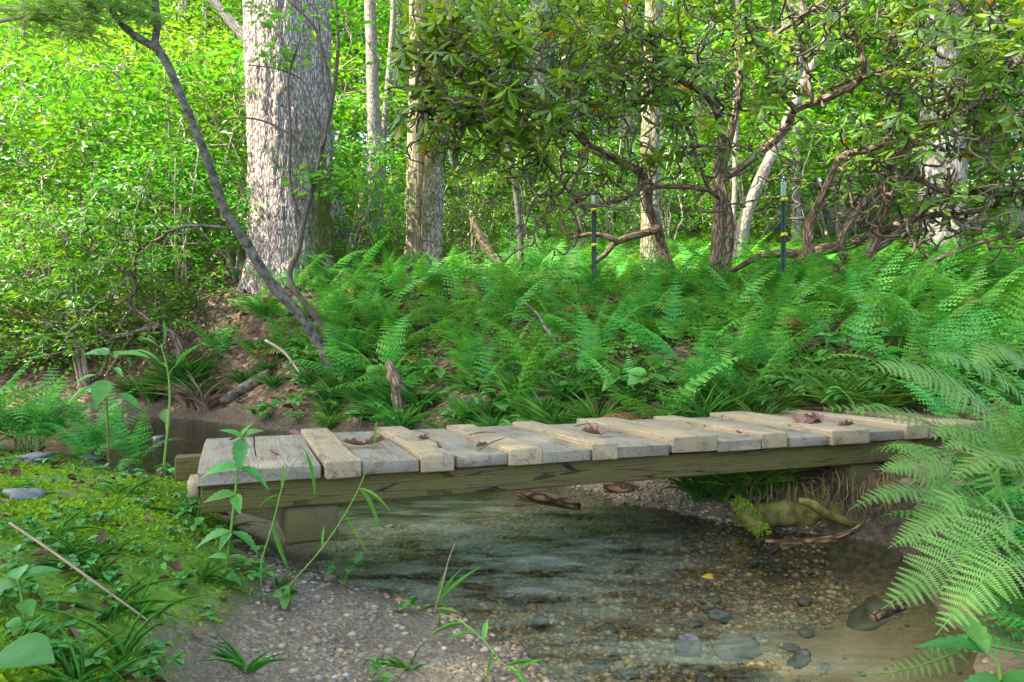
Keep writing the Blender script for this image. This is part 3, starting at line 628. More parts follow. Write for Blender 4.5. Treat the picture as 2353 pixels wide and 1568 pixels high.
# ---- other traced trunks: (name, label, material, path px, depth, radii px, group)
def traced_tree(name, label, path, d, radii, mat, branches=(), sides=10, lump=0.10, bmat=None, zup=None, cat='tree', root=0.35):
    """path in photo pixels from the foot upwards; d one depth or one for each point"""
    d = np.broadcast_to(np.asarray(d, float), (len(path),))
    pts = [P(px, py, dd) for (px, py), dd in zip(path, d)]
    g = gz(pts[0][0], pts[0][1]); foot = np.array([pts[0][0], pts[0][1], g])
    if pts[0][2] > g + 0.02: pts = [foot + np.array([0, 0, -root])] + pts
    else: pts = [pts[0] - np.array([0, 0, root])] + pts
    if zup: pts.append(pts[-1] + np.array(zup))
    t = thing(name, label, cat, tuple(foot))
    sp_ = smooth_path(pts, 5); rad = [radii[0] * d[0] / F] + [r * dd / F for r, dd in zip(radii, d)]
    if zup: rad.append(rad[-1] * 0.6)
    b = MB(); tube(b, sp_ - foot, rad, sides, lump=lump, seed=int(path[0][0])); obj('trunk', b.mesh('trunk', True), mat, t)
    nodes = [(p - foot, 0) for p in sp_[3:]]
    for br in branches:
        bpath, bd, br_r = br
        bd = np.broadcast_to(np.asarray(bd, float), (len(bpath),))
        bpts = smooth_path([P(px, py, dd) for (px, py), dd in zip(bpath, bd)], 5) - foot
        # root the branch in the nearest wood
        near = min(nodes, key=lambda q: np.linalg.norm(q[0] - bpts[0]))[0]
        if np.linalg.norm(near - bpts[0]) > 0.02: bpts = np.vstack([near[None], bpts])
        b = MB(); tube(b, bpts, [r * np.mean(bd) / F for r in br_r], 7, lump=lump, seed=int(bpath[0][1])); obj('branch', b.mesh('branch', True), bmat or mat, t)
        nodes += [(p, 1) for p in bpts[1:]]
    return t, foot, nodes

# leaning sapling
sap, sfoot, snodes = traced_tree('leaning_sapling', 'slender grey sapling leaning left from the stream bank and forking at its top', 
    [(775, 885), (742, 805), (690, 725), (620, 648), (562, 552), (520, 490), (488, 400), (458, 320), (420, 230), (385, 150), (362, 112)],
    [6.5, 6.5, 6.45, 6.4, 6.35, 6.3, 6.25, 6.2, 6.2, 6.2, 6.2], [16, 14, 12, 12, 11.5, 10.5, 10, 9.5, 9.5, 9.5, 10], M_BARK_SAP,
    [([(362, 112), (330, 95), (292, 68), (255, 22), (232, -30), (200, -110)], 6.2, [10, 9, 8, 7, 6]),
     ([(362, 112), (357, 90), (362, 50), (356, 0), (350, -60), (340, -130)], 6.2, [9, 8, 8, 7, 6]),
     ([(548, 530), (500, 522), (430, 520), (387, 533)], 6.35, [5, 4, 3.5, 3])], 10, 0.10)
b = MB(); tg = in_ellipsoid(70, P(300, -260, 6.2) - sfoot, (1.0, 1.0, .7)); grow(b, [q for q in snodes if q[0][2] > P(0, 30, 6.2)[2] - sfoot[2]], tg, .02, .003); obj('twigs', b.mesh('twigs', True), M_TWIG, sap)['kind'] = 'stuff'
lf = MB(); leaf_cloud(lf, tg, 16, 0.16, 0.10); obj('foliage', lf.mesh('foliage'), M_BROAD, sap)['kind'] = 'stuff'

# thin multi-stemmed bush in front of the big trunk
spb, bfoot, bnodes = traced_tree('thin_stemmed_bush', 'thin dark many-stemmed bush crossing in front of the big trunk', 
    [(780, 820), (735, 740), (667, 646), (687, 573), (697, 515), (727, 400), (747, 300), (764, 233), (777, 100), (770, 0), (740, -80)],
    [6.9, 6.9, 6.9, 7.0, 7.0, 7.1, 7.1, 7.1, 7.1, 7.1, 7.1], [8, 8, 7, 6, 6, 5, 5, 4.5, 4, 3.5, 3], M_TWIG,
    [([(692, 515), (667, 417), (668, 300), (663, 183), (690, 90)], 7.0, [4.5, 4, 3.5, 3, 2]),
     ([(717, 433), (703, 350), (667, 310), (600, 277), (533, 273), (505, 300)], 7.05, [4, 3, 2.6, 2, 1.6]),
     ([(742, 320), (720, 250), (700, 190), (640, 160), (570, 150)], 7.1, [3, 2.5, 2, 1.6, 1.2]),
     ([(764, 233), (750, 150), (720, 60), (660, 0), (610, -50)], 7.1, [3.5, 3, 2.5, 2, 1.6]),
     ([(745, 330), (755, 250), (742, 180), (733, 60), (715, -20)], 7.0, [3.5, 3, 2.5, 2, 1.6])], 6, 0.05, M_TWIG, cat='bush')
b = MB(); tg = np.vstack([in_ellipsoid(9, P(640, 120, 7.0) - bfoot, (.32, .2, .14)), in_ellipsoid(5, P(600, 20, 7.0) - bfoot, (.3, .2, .1)), in_ellipsoid(8, P(740, 390, 7.0) - bfoot, (.22, .2, .2)), in_ellipsoid(10, P(850, 60, 7.0) - bfoot, (.3, .3, .5)), in_ellipsoid(9, P(690, 40, 7.0) - bfoot, (.5, .2, .2)), in_ellipsoid(12, P(800, 420, 7.0) - bfoot, (.35, .3, .12))])
grow(b, bnodes[10:], tg, .006, .0022); obj('twigs', b.mesh('twigs', True), M_TWIG, spb)['kind'] = 'stuff'
lf = MB(); leaf_cloud(lf, tg, 9, 0.09, 0.085, 0.5); obj('foliage', lf.mesh('foliage'), M_BROAD, spb)['kind'] = 'stuff'

TR = [
 ('dead_snag', 'bare yellowish dead snag, the left one of the twin trunks behind the ferns', [(958, 625), (955, 500), (957, 350), (962, 150), (960, -60)], 10.2, [29, 24, 22, 21, 19], M_SNAG, (0, 0, 4)),
 ('mossy_tree', 'grey mossy trunk pressed against the right side of the dead snag', [(995, 622), (994, 520), (1000, 350), (1014, 150), (1020, -60)], 10.0, [27, 24, 24, 22, 20], M_BARK_MOSSY, (0.2, 0, 4)),
 ('pale_tree', 'slim whitish tree trunk just left of the dead snag', [(850, 640), (857, 500), (862, 380), (855, 150), (850, -60)], 10.6, [21, 16, 16, 14, 12], M_BARK_PALE, (0, 0, 4)),
 ('forked_pale_tree', 'slim whitish trunk right beside the other whitish trunk', [(872, 640), (874, 480), (880, 330), (900, 100), (905, -60)], 11.4, [9, 8, 8, 7, 6], M_BARK_PALE, (0, 0, 3)),
 ('mossy_tree', 'stout mossy tree trunk behind the right hand rhododendron stems', [(1496, 640), (1496, 500), (1494, 380), (1496, 150), (1500, -60)], 8.6, [26, 24, 22, 20, 18], M_BARK_MOSSY, (0, 0, 4)),
 ('leaning_pale_tree', 'pale trunk leaning right behind the twin rhododendron stems', [(1693, 640), (1700, 560), (1720, 480), (1755, 395), (1800, 300), (1850, 180)], 9.0, [17, 15, 14, 13, 12, 10], M_BARK_PALE, (.8, 0, 1.6)),
 ('pale_sapling', 'thin whitish upright sapling next to the leaning pale trunk', [(1677, 640), (1682, 540), (1688, 450), (1690, 250), (1694, 50)], 9.4, [8, 7, 6, 6, 5], M_BARK_PALE, (0, 0, 2)),
 ('grey_tree', 'broad grey furrowed trunk at the far right behind arching branches', [(2168, 610), (2166, 480), (2164, 330), (2160, 120), (2160, -60)], 12.0, [60, 50, 47, 45, 42], M_BARK_GREY, (0, 0, 5)),
 ('dark_sapling', 'thin dark upright stem in the ferns right of the twin trunks', [(1195, 640), (1196, 560), (1186, 450), (1168, 330), (1150, 150), (1148, 0)], 8.4, [8, 7, 6, 6, 5, 4], M_BARK_SAP, (0, 0, 1)),
 ('dead_leaning_trunk', 'short rust brown dead trunk leaning left in the ferns', [(1150, 625), (1120, 575), (1098, 530), (1085, 500)], 8.8, [12, 11, 9, 7], M_BARK_RHOD, None),
 ('fallen_pole', 'pale fallen pole slanting between the whitish trunk and dead snag', [(880, 640), (905, 595), (930, 560), (960, 510)], 10.9, [6, 6, 5, 4], M_BARK_PALE, None),
 ('leaning_dark_tree', 'dark crooked trunk leaning away right of the big tree foot', [(835, 640), (815, 600), (795, 540), (775, 470), (770, 380)], 10.4, [16, 15, 13, 11, 9], M_BARK_GREY, (-.3, 0, 2)),
 ('slanting_tree', 'dark trunk slanting behind the top of the big tree', [(690, 500), (640, 260), (580, 120), (530, 50), (460, -30)], 11.5, [14, 13, 12, 11, 10], M_BARK_GREY, (-1, 0, 1)),
]
for nm, lb, path, d, rad, mat, zup in TR:
    traced_tree(nm, lb, path, d, rad, mat, (), 14, 0.12, None, zup)

# ---- rhododendrons on the right
RH = []
RH.append(traced_tree('rhododendron', 'rhododendron with two upright reddish brown stems side by side', 
    [(1640, 650), (1648, 560), (1652, 470), (1650, 400), (1658, 310), (1640, 240), (1600, 205), (1560, 185)], [7.0, 7.0, 7.0, 7.0, 6.9, 6.8, 6.7, 6.6], [15, 14, 13, 13, 11, 10, 8, 6], M_BARK_RHOD,
    [([(1662, 650), (1672, 560), (1673, 500), (1658, 415), (1677, 317), (1697, 230), (1700, 150), (1692, 67), (1678, -30)], 7.0, [15, 15, 14, 12, 10, 8, 7, 6, 5]),
     ([(1664, 412), (1719, 373), (1776, 327), (1809, 290), (1826, 253), (1869, 236), (1919, 217), (1968, 190), (1984, 150), (1964, 83), (1942, 0), (1935, -80)], [7, 6.9, 6.8, 6.7, 6.6, 6.6, 6.5, 6.5, 6.4, 6.4, 6.3, 6.3], [10, 10, 10, 9, 9, 9, 9, 9, 8, 7, 6, 5]),
     ([(1866, 232), (1852, 150), (1842, 100), (1802, 0), (1790, -60)], 6.5, [6, 5, 5, 4, 3]),
     ([(1826, 250), (1782, 200), (1759, 140), (1720, 60)], 6.5, [7, 6, 5, 4]),
     ([(1705, 142), (1786, 77), (1886, 8), (1950, -50)], 6.8, [6, 5, 5, 4]),
     ([(1629, 437), (1600, 360), (1589, 317), (1569, 267), (1540, 200)], 6.6, [5, 5, 4, 4, 3]),
     ([(1629, 437), (1568, 430), (1477, 433), (1434, 457), (1371, 470)], 6.6, [6, 6, 5.5, 5, 4]),
     ([(1984, 178), (2080, 140), (2200, 80), (2300, 30)], 6.4, [6, 5, 4, 3])], 10, 0.14))
RH.append(traced_tree('rhododendron', 'rhododendron with a crooked red brown stem crossing the stout mossy trunk', 
    [(1545, 640), (1524, 575), (1508, 520), (1490, 470), (1484, 425), (1467, 393), (1417, 367), (1351, 333), (1290, 270), (1230, 215)], [7.6, 7.6, 7.5, 7.4, 7.3, 7.2, 7.0, 6.8, 6.4, 6.0], [12, 12, 12, 11, 11, 11, 10, 9, 6, 5], M_BARK_RHOD,
    [([(1510, 528), (1470, 540), (1417, 557), (1390, 585), (1357, 612)], 7.4, [9, 9, 8, 6, 5]),
     ([(1417, 555), (1390, 543), (1350, 540), (1307, 545), (1290, 500)], 7.3, [6, 6, 5, 4, 3]),
     ([(1307, 300), (1240, 245), (1180, 215), (1130, 218), (1090, 200), (1050, 170), (1005, 130)], [6.5, 6.2, 6.0, 5.9, 5.8, 5.7, 5.6], [6, 5, 5, 4.5, 4, 3, 2.5]),
     ([(1180, 215), (1130, 240), (1060, 245), (990, 235)], 5.8, [4, 3.5, 3, 2]),
     ([(1351, 333), (1330, 270), (1310, 180), (1290, 60)], 6.6, [5, 5, 4, 3]),
     ([(1484, 423), (1510, 380), (1500, 345), (1460, 330)], 7.2, [5, 4, 3, 3]),
     ([(1310, 445), (1250, 370), (1180, 290), (1120, 250)], 6.3, [4, 3.5, 3, 2.5])], 9, 0.14))
RH.append(traced_tree('rhododendron', 'sprawling rhododendron with long arching stems at the far right', 
    [(1982, 660), (1996, 589), (2012, 533), (2036, 467), (2049, 383), (2100, 330), (2170, 290), (2260, 230)], [6.6, 6.6, 6.6, 6.5, 6.4, 6.3, 6.2, 6.0], [17, 15, 14, 12, 10, 9, 8, 6], M_BARK_RHOD,
    [([(1969, 640), (1900, 655), (1960, 600), (2030, 560), (2080, 520), (2140, 470), (2250, 440), (2360, 420)], 6.6, [9, 9, 10, 10, 9, 8, 7, 5]),
     ([(1862, 590), (1862, 520), (1889, 450), (1932, 363), (1986, 347), (2042, 327), (2109, 300), (2200, 250), (2300, 200)], [6.8, 6.8, 6.7, 6.6, 6.5, 6.4, 6.4, 6.3, 6.3], [10, 10, 9, 8, 7, 7, 6, 5, 4]),
     ([(1930, 565), (1946, 520), (2002, 450), (2039, 417), (2046, 333), (2070, 240), (2120, 150)], 6.5, [10, 9, 9, 9, 7, 5, 4]),
     ([(2039, 415), (2069, 408), (2116, 413), (2152, 433), (2230, 445), (2353, 440)], 6.2, [7, 7, 6, 6, 5, 4]),
     ([(2066, 655), (2142, 603), (2202, 576), (2269, 553), (2360, 535), (2450, 520)], 6.0, [7, 7, 6, 6, 6, 5]),
     ([(2152, 650), (2140, 600), (2090, 545), (2085, 500)], 6.2, [5, 5, 4, 3]),
     ([(2268, 553), (2300, 640), (2330, 660)], 6.0, [4, 3, 2]),
     ([(2300, 200), (2330, 120), (2300, 40), (2240, -40)], 6.2, [4, 4, 3, 3])], 10, 0.14))
RH.append(traced_tree('rhododendron', 'rhododendron with a thick low limb lying almost level behind the right fence post', 
    [(1800, 700), (1820, 650), (1852, 590), (1919, 569), (1969, 557), (2036, 529), (2110, 500), (2200, 490), (2300, 480)], [7.2, 7.1, 7.0, 6.9, 6.8, 6.8, 6.7, 6.7, 6.7], [18, 16, 14, 13, 12, 10, 8, 7, 5], M_BARK_RHOD,
    [([(1852, 586), (1776, 583), (1736, 593), (1679, 626)], 7.1, [13, 10, 9, 5]),
     ([(1855, 575), (1850, 545), (1856, 500), (1900, 470)], 7.0, [7, 6, 5, 4]),
     ([(1919, 565), (1940, 530), (1960, 480), (1950, 420)], 6.9, [6, 5, 4, 3])], 10, 0.14))
T_RH = tmpl_strip(4, lambda s: np.sin(math.pi * np.clip(s, 0.02, 0.985) ** 1.15) ** 0.75 * 0.5, fold=-0.25, droop=0.22)
hero_leaf = {}
def whorl(mb, c, ax, nl, L, droop):
    a = rng.uniform(0, 6.28) + np.arange(nl) * 2 * math.pi / nl + rng.normal(0, .12, nl)
    ref = np.array([1.0, 0, 0]) if abs(ax[0]) < .8 else np.array([0, 1.0, 0])
    u = norm(np.cross(ax, ref)); v_ = np.cross(ax, u)
    d = np.cos(a)[:, None] * u + np.sin(a)[:, None] * v_ + ax * rng.normal(droop, .18, nl)[:, None]
    Ls = L * rng.uniform(.75, 1.15, nl)
    leaves(mb, np.repeat(c[None], nl, 0) + norm(d) * 0.012, d, np.repeat(ax[None], nl, 0) + rng.normal(0, .15, (nl, 3)), Ls, Ls * rng.uniform(.26, .34, nl), T_RH)
    return norm(d), Ls
# crown volumes: (shrub index, centre px, depth, radii m, count)
vols = [(0, (1700, 40), 6.4, (1.2, 1.0, .75), 95), (0, (1640, 250), 6.1, (.75, .6, .45), 48), (0, (1980, -20), 6.3, (1.0, .9, .8), 75), (0, (1500, 60), 6.2, (.8, .8, .7), 75),
        (1, (1180, 150), 5.7, (.75, .6, .62), 105), (1, (1060, 90), 5.6, (.55, .5, .5), 55), (1, (975, 180), 5.7, (.28, .4, .6), 34), (0, (1500, 200), 6.2, (.5, .5, .5), 34), (1, (1020, 280), 5.8, (.3, .4, .25), 18), (1, (1150, 330), 6.0, (.5, .4, .3), 24), (2, (2250, 420), 6.2, (.7, .6, .35), 30), (1, (1330, 330), 6.2, (.85, .6, .42), 60), (1, (1340, 20), 5.9, (.7, .7, .5), 55), (1, (1180, 400), 6.2, (.55, .4, .22), 22), (1, (1290, 470), 6.6, (.25, .3, .12), 7), (1, (1010, 370), 5.9, (.22, .3, .16), 8),
        (2, (2200, 300), 5.9, (.9, .8, .65), 125), (2, (2250, 60), 5.7, (.8, .8, .7), 110), (2, (2050, 330), 6.3, (.6, .6, .3), 40), (2, (2300, 480), 5.9, (.6, .6, .25), 42), (2, (2380, 200), 5.6, (.5, .9, .8), 40), (3, (2050, 430), 6.9, (.9, .5, .3), 32), (3, (1950, 300), 7.4, (.9, .6, .4), 40)]
heroes = 0
for si in range(4):
    t, foot, nodes = RH[si]
    tg = np.vstack([in_ellipsoid(int(v_[4] * (1.05 if v_[1][1] < 240 else .5)), P(*v_[1], v_[2]) - foot, v_[3]) for v_ in vols if v_[0] == si])
    b = MB(); ends = grow(b, nodes[4:], tg, 0.013, 0.0034, 5, 5, 0.13, 0.86)
    # bare dead twigs under the crown
    tw = np.vstack([in_ellipsoid(int(v_[4] * 1.1), P(v_[1][0], v_[1][1] + 90, v_[2]) - foot, (v_[3][0] * 1.2, v_[3][1], .6)) for v_ in vols if v_[0] == si])
    grow(b, nodes[4:], tw, 0.017, 0.004, 7, 5, 0.17, 0.88)
    obj('branch_tangle', b.mesh('branch_tangle', True), M_TWIG, t)['kind'] = 'stuff'
    lf = MB(); hero = []
    for k, (oi, dr) in enumerate(ends):
        c = tg[oi]; ax = norm(np.array([0, 0, 1.0]) + dr * 0.5 + rng.normal(0, .25, 3))
        near = c[1] + foot[1] < 5.75 and heroes < 34 and -0.1 < c[0] + foot[0] < 4.2 and c[2] + foot[2] < 3.1
        mbw = MB() if near else lf
        nl = int(rng.integers(5, 9)); L = 0.13
        if near:
            heroes += 1
            a = rng.uniform(0, 6.28) + np.arange(nl) * 2 * math.pi / nl
            for q_ in range(nl):
                key = q_ % 4
                if key not in hero_leaf:
                    mm = MB(); leaves(mm, np.zeros((1, 3)), np.array([[1.0, 0, 0]]), np.array([[0, 0, 1.0]]), 0.14, 0.042, tmpl_strip(6, lambda s: np.sin(math.pi * np.clip(s, 0.02, 0.985) ** 1.15) ** 0.75 * 0.5, fold=-0.2 - .1 * key, droop=0.1 + 0.13 * key))
                    hero_leaf[key] = mm.mesh('leaf', True); hero_leaf[key].materials.append(M_RHOD)
                o = obj('leaf', hero_leaf[key], None, t, tuple(c), (rng.normal(0, .3), rng.normal(0.15, .35), a[q_]), rng.uniform(.8, 1.15))
        else:
            whorl(lf, c, ax, nl, L, rng.choice([-0.35, 0.05, 0.3, -0.1]))
    obj('foliage', lf.mesh('foliage', True), M_RHOD, t)['kind'] = 'stuff'
# pink flower head
fl0 = P(1003, 302, 5.75); lf = MB(); d = rand_dirs(26, 0.1, 1.0); leaves(lf, np.repeat(fl0[None], 26, 0) + d * .012, d, rand_ups(26, .8), 0.045, 0.03, T_LEAF_W)
fo = obj('flower_head', lf.mesh('flower_head'), M_PINK, RH[1][0]); fo.matrix_parent_inverse = Matrix.Translation(-Vector(RH[1][1]))

# ---- laurel bush on the left with traced crooked stems
lau, lfoot, lnodes = traced_tree('laurel_bush', 'dark laurel bush with snaking stems over the left pool', 
    [(425, 850), (417, 823), (402, 775), (360, 752), (313, 716), (298, 700), (312, 656), (307, 625), (320, 573), (367, 549), (390, 530)], 7.5, [11, 11, 10, 9, 7, 6, 6, 5, 4, 4, 3], M_BARK_RHOD,
    [([(360, 750), (300, 768), (260, 773), (227, 759), (187, 746), (178, 725), (167, 656), (153, 583), (143, 540), (120, 470)], 7.4, [8, 7, 6, 6, 5, 5, 4, 3.5, 3, 2]),
     ([(307, 633), (250, 599), (187, 566), (127, 526), (60, 490)], 7.4, [4, 4, 3.5, 3, 2]),
     ([(187, 746), (120, 740), (50, 720), (-30, 690)], 7.3, [4, 3.5, 3, 2]),
     ([(300, 768), (220, 790), (150, 800), (60, 780)], 7.3, [3.5, 3, 2.5, 2])], 8, 0.12, cat='bush')
tg = np.vstack([in_ellipsoid(60, P(180, 560, 7.2) - lfoot, (.9, .5, .5)), in_ellipsoid(40, P(60, 650, 7.1) - lfoot, (.6, .5, .35)), in_ellipsoid(40, P(300, 480, 7.2) - lfoot, (.6, .4, .35)), in_ellipsoid(14, P(200, 760, 7.2) - lfoot, (.7, .4, .12))])
b = MB(); ends = grow(b, lnodes[4:], tg, .010, .0026, 5, 5, .13, .85); grow(b, lnodes[4:], in_ellipsoid(70, P(170, 780, 7.3) - lfoot, (.9, .5, .28)), .006, .0022, 5, 4, .18, .8)
obj('branch_tangle', b.mesh('branch_tangle', True), M_TWIG, lau)['kind'] = 'stuff'
lf = MB()
for oi, dr in ends: whorl(lf, tg[oi], norm(np.array([0, 0, 1.0]) + .6 * dr), int(rng.integers(5, 9)), 0.105, -0.1)
obj('foliage', lf.mesh('foliage', True), M_LAUREL, lau)['kind'] = 'stuff'

# ---- undergrowth and forest behind
def make_variants(fn, n): return [fn(i) for i in range(n)]
SHRUB = make_variants(lambda i: shrub_mesh(2.2, 1.15, 125, 26, 0.115, [0.078, 0.07, 0.088, .08][i % 4], stems=7, zlo=0.03), 4)
for k_, (st_, fo_) in enumerate(SHRUB): st_.materials.append(M_TWIG_PALE); fo_.materials.append(M_LAUREL if k_ % 2 else M_BROAD)
BUSHD = make_variants(lambda i: shrub_mesh(1.5, 0.9, 120, 24, 0.13, 0.085, stems=5, zlo=0.0, aspect=0.36), 2)
for st_, fo_ in BUSHD: st_.materials.append(M_TWIG); fo_.materials.append(M_LAUREL)
def place(name, label, cat, group, parts, x, y, s, sz=None, rz=None):
    z = gz(x, y); t = thing(name, label, cat, (x, y, z - 0.03), group, rng.uniform(0, 6.28) if rz is None else rz)
    t.scale = (s, s, sz or s)
    for nm, me in parts:
        o = obj(nm, me, None, t)
        if nm in ('foliage', 'crown', 'twigs', 'limbs'): o['kind'] = 'stuff'
    return t
k = 0
left_sh = [(-3.95, 8.6, .9), (-4.5, 7.7, .9), (-5.4, 8.2, .85), (-6.1, 8.6, 1.2), (-2.35, 9.9, .9), (-3.6, 9.6, 1.3), (-4.8, 9.8, 1.4), (-6.6, 10.4, 1.5), (-4.0, 10.9, 1.5), (-5.6, 11.6, 1.7), (-7.6, 11.8, 1.8), (-3.0, 12.5, 1.6), (-8.4, 9.6, 1.5), (-4.7, 13.2, 1.8), (-6.8, 14, 2.0)]
for x, y, s in left_sh:
    st_, fo_ = SHRUB[k % 4]; k += 1
    place('leafy_shrub', 'bright green leafy shrub in the undergrowth left of the big trunk', 'shrub', 'leafy shrubs left of the big trunk', [('stems', st_), ('foliage', fo_)], x, y, s)
for x, y, s in [(-3.9, 8.0, .55), (-4.9, 8.0, .65), (-5.6, 8.0, .7)]:
    st_, fo_ = BUSHD[k % 2]; k += 1
    place('low_bush', 'low dark green bush behind the left pool', 'bush', 'low bushes behind the left pool', [('stems', st_), ('foliage', fo_)], x, y, s)
for x, y, s in [(-1.0, 12.0, 1.0), (0.3, 12.6, 1.1), (1.6, 12.2, .9), (2.8, 13.0, 1.0), (-0.2, 14.5, 1.3), (4.4, 13.6, 1.1), (6.2, 14.0, 1.2), (8.2, 14.6, 1.3), (1.2, 15.8, 1.5), (3.4, 16.5, 1.5), (5.6, 17.5, 1.6), (9.6, 17, 1.6), (-1.6, 10.6, .45), (-0.6, 10.8, .5), (7.6, 12.2, .7), (1.0, 10.6, .45), (0.2, 9.4, .35), (8.0, 9.0, .8), (8.6, 6.6, .8), (9.8, 11, 1.1)]:
    st_, fo_ = SHRUB[k % 4]; k += 1
    place('leafy_shrub', 'leafy green shrub in the woods behind the fern bank', 'shrub', 'leafy shrubs behind the fern bank', [('stems', st_), ('foliage', fo_)], x, y, s)
UND = make_variants(lambda i: tree_mesh(8.0, 0.07, 1.0, 2.0, 200, 38, 0.32, 0.125, trunk_n=7), 3)
for tr_, li_, cr_ in UND: tr_.materials.append(M_BARK_GREY); li_.materials.append(M_TWIG_PALE); cr_.materials.append(M_FAR)
und = [(-6.5, 15), (-9.5, 14), (-3.5, 15.5), (-12, 17), (-8, 19), (-4.8, 19), (-1.6, 17.5), (1.2, 19), (-11, 22), (-6, 23.5), (-2, 23), (3.8, 21), (7, 20.5), (10, 20), (13, 19), (2, 26), (6, 26), (10.5, 25.5), (15, 24), (-15, 25), (-10, 28), (-4, 29), (0, 31), (5, 32), (11, 31), (17, 30), (-1.8, 13.6), (12, 15.5), (5.2, 12.6), (8.2, 13.2), (6.8, 15.8), (9.8, 12.8), (3.2, 14.6), (11, 17.5), (-13, 15.5), (-10.8, 18), (-15, 20), (-7.5, 16.8), (-0.3, 20.5), (8.8, 17.6), (14, 13.5), (16.5, 18), (12.5, 10.5)]
for i, (x, y) in enumerate(und):
    tr_, li_, cr_ = UND[i % 3]
    place('understory_tree', 'slim understory tree with bright leaves deep in the woods', 'tree', 'understory trees deep in the woods', [('trunk', tr_), ('limbs', li_), ('crown', cr_)], x + rng.normal(0, .4), y + rng.normal(0, .4), rng.uniform(.85, 1.25))
for i, x in enumerate(np.linspace(-26, 27, 17)):
    tr_, li_, cr_ = UND[i % 3]
    place('understory_tree', 'tree closing the view at the back of the woods', 'tree', 'trees at the back of the woods', [('trunk', tr_), ('limbs', li_), ('crown', cr_)], x + rng.normal(0, .8), 36 + rng.normal(0, 2.5), 1.9)
TALL = make_variants(lambda i: tree_mesh(21, 0.24, 8.5, 4.2, 150, [22, 22, 44][i], 0.6, 0.30, trunk_n=12, wob=0.01), 3)  # last crown is denser, for the unseen trees added as shade
for tr_, li_, cr_ in TALL: tr_.materials.append(M_BARK_GREY); li_.materials.append(M_BARK_GREY); cr_.materials.append(M_FAR)
tall = [(-9, 20), (-3.3, 21), (0.6, 18), (2.6, 15.6), (4.7, 18.5), (3.3, 24), (7.5, 23), (6.5, 16.2), (9.5, 19), (12, 25), (-6, 27), (-14, 28), (-1, 27), (1.5, 34), (6, 38), (12, 36), (18, 38), (-5, 38), (-11, 40), (-18, 42), (20, 30), (0, 46), (9, 48), (-9, 50), (17, 50), (-20, 32), (-25, 48), (26, 46), (4, 56), (-4, 60), (13, 60), (-15, 60), (22, 62)]
for i, (x, y) in enumerate(tall):
    tr_, li_, cr_ = TALL[i % 2]
    place('forest_tree', 'tall grey trunked forest tree in the distant woods', 'tree', 'tall trees in the distant woods', [('trunk', tr_), ('limbs', li_), ('crown', cr_)], x, y, rng.uniform(.85, 1.2))
# unseen trees added round the viewer to cast shade on the stream
for i, (x, y, s) in enumerate([(-9.5, -2.8, 1.0), (-13.0, -1.5, 1.05), (-6.0, -6.5, .95), (-10.5, -8, 1.0), (-8.6, 2.6, .72), (-8.4, -1.0, .9)]):
    tr_, li_, cr_ = TALL[2]
    place('forest_tree', 'unseen tall forest tree added overhead so its crown shades the stream', 'tree', 'unseen trees added to shade the stream', [('trunk', tr_), ('limbs', li_), ('crown', cr_)], x, y, s)

# ------------------------------------------------------------------ pine boughs at the top left
pine = thing('pine_tree', 'pine with long pale green needle tufts hanging in at the top left', 'tree', (-5.1, 6.1, gz(-5.1, 6.1) - .1))
pf = np.array(pine.location)
b = MB(); tube(b, smooth_path([(0, 0, -.2), (.02, 0, 2), (0, .05, 5), (.05, 0, 9)], 5), [.13, .11, .09, .03], 10, lump=.08); obj('trunk', b.mesh('trunk', True), M_BARK_GREY, pine)
for path in ([(-60, 10), (20, 22), (100, 18), (172, 2), (210, -20)], [(-60, -60), (60, -20), (180, 10), (270, 18), (330, 25)], [(-60, 60), (60, 40), (150, 55), (205, 75)], [(-60, -120), (100, -90), (250, -40), (320, -10)]):
    q = smooth_path([P(x, y, 6.1) for x, y in path], 6) - pf
    q = np.vstack([[0, 0.0, q[0][2] - .15], q])
    b = MB(); tube(b, q, [.022, .012, .005], 6); br = obj('branch', b.mesh('branch', True), M_TWIG_PALE, pine)
    nm = MB()
    for p in q[len(q) // 3:]:
        for _ in range(2):
            tip = p + rng.normal(0, .07, 3); dd = rand_dirs(22, -.5, .35); dd[:, 0] += .5
            leaves(nm, np.repeat(tip[None], 22, 0), dd, rand_ups(22, .4), .13, .0045, tmpl_leaf2(0, .15, .5, .5))
    obj('needles', nm.mesh('needles'), M_PINE, br)['kind'] = 'stuff'

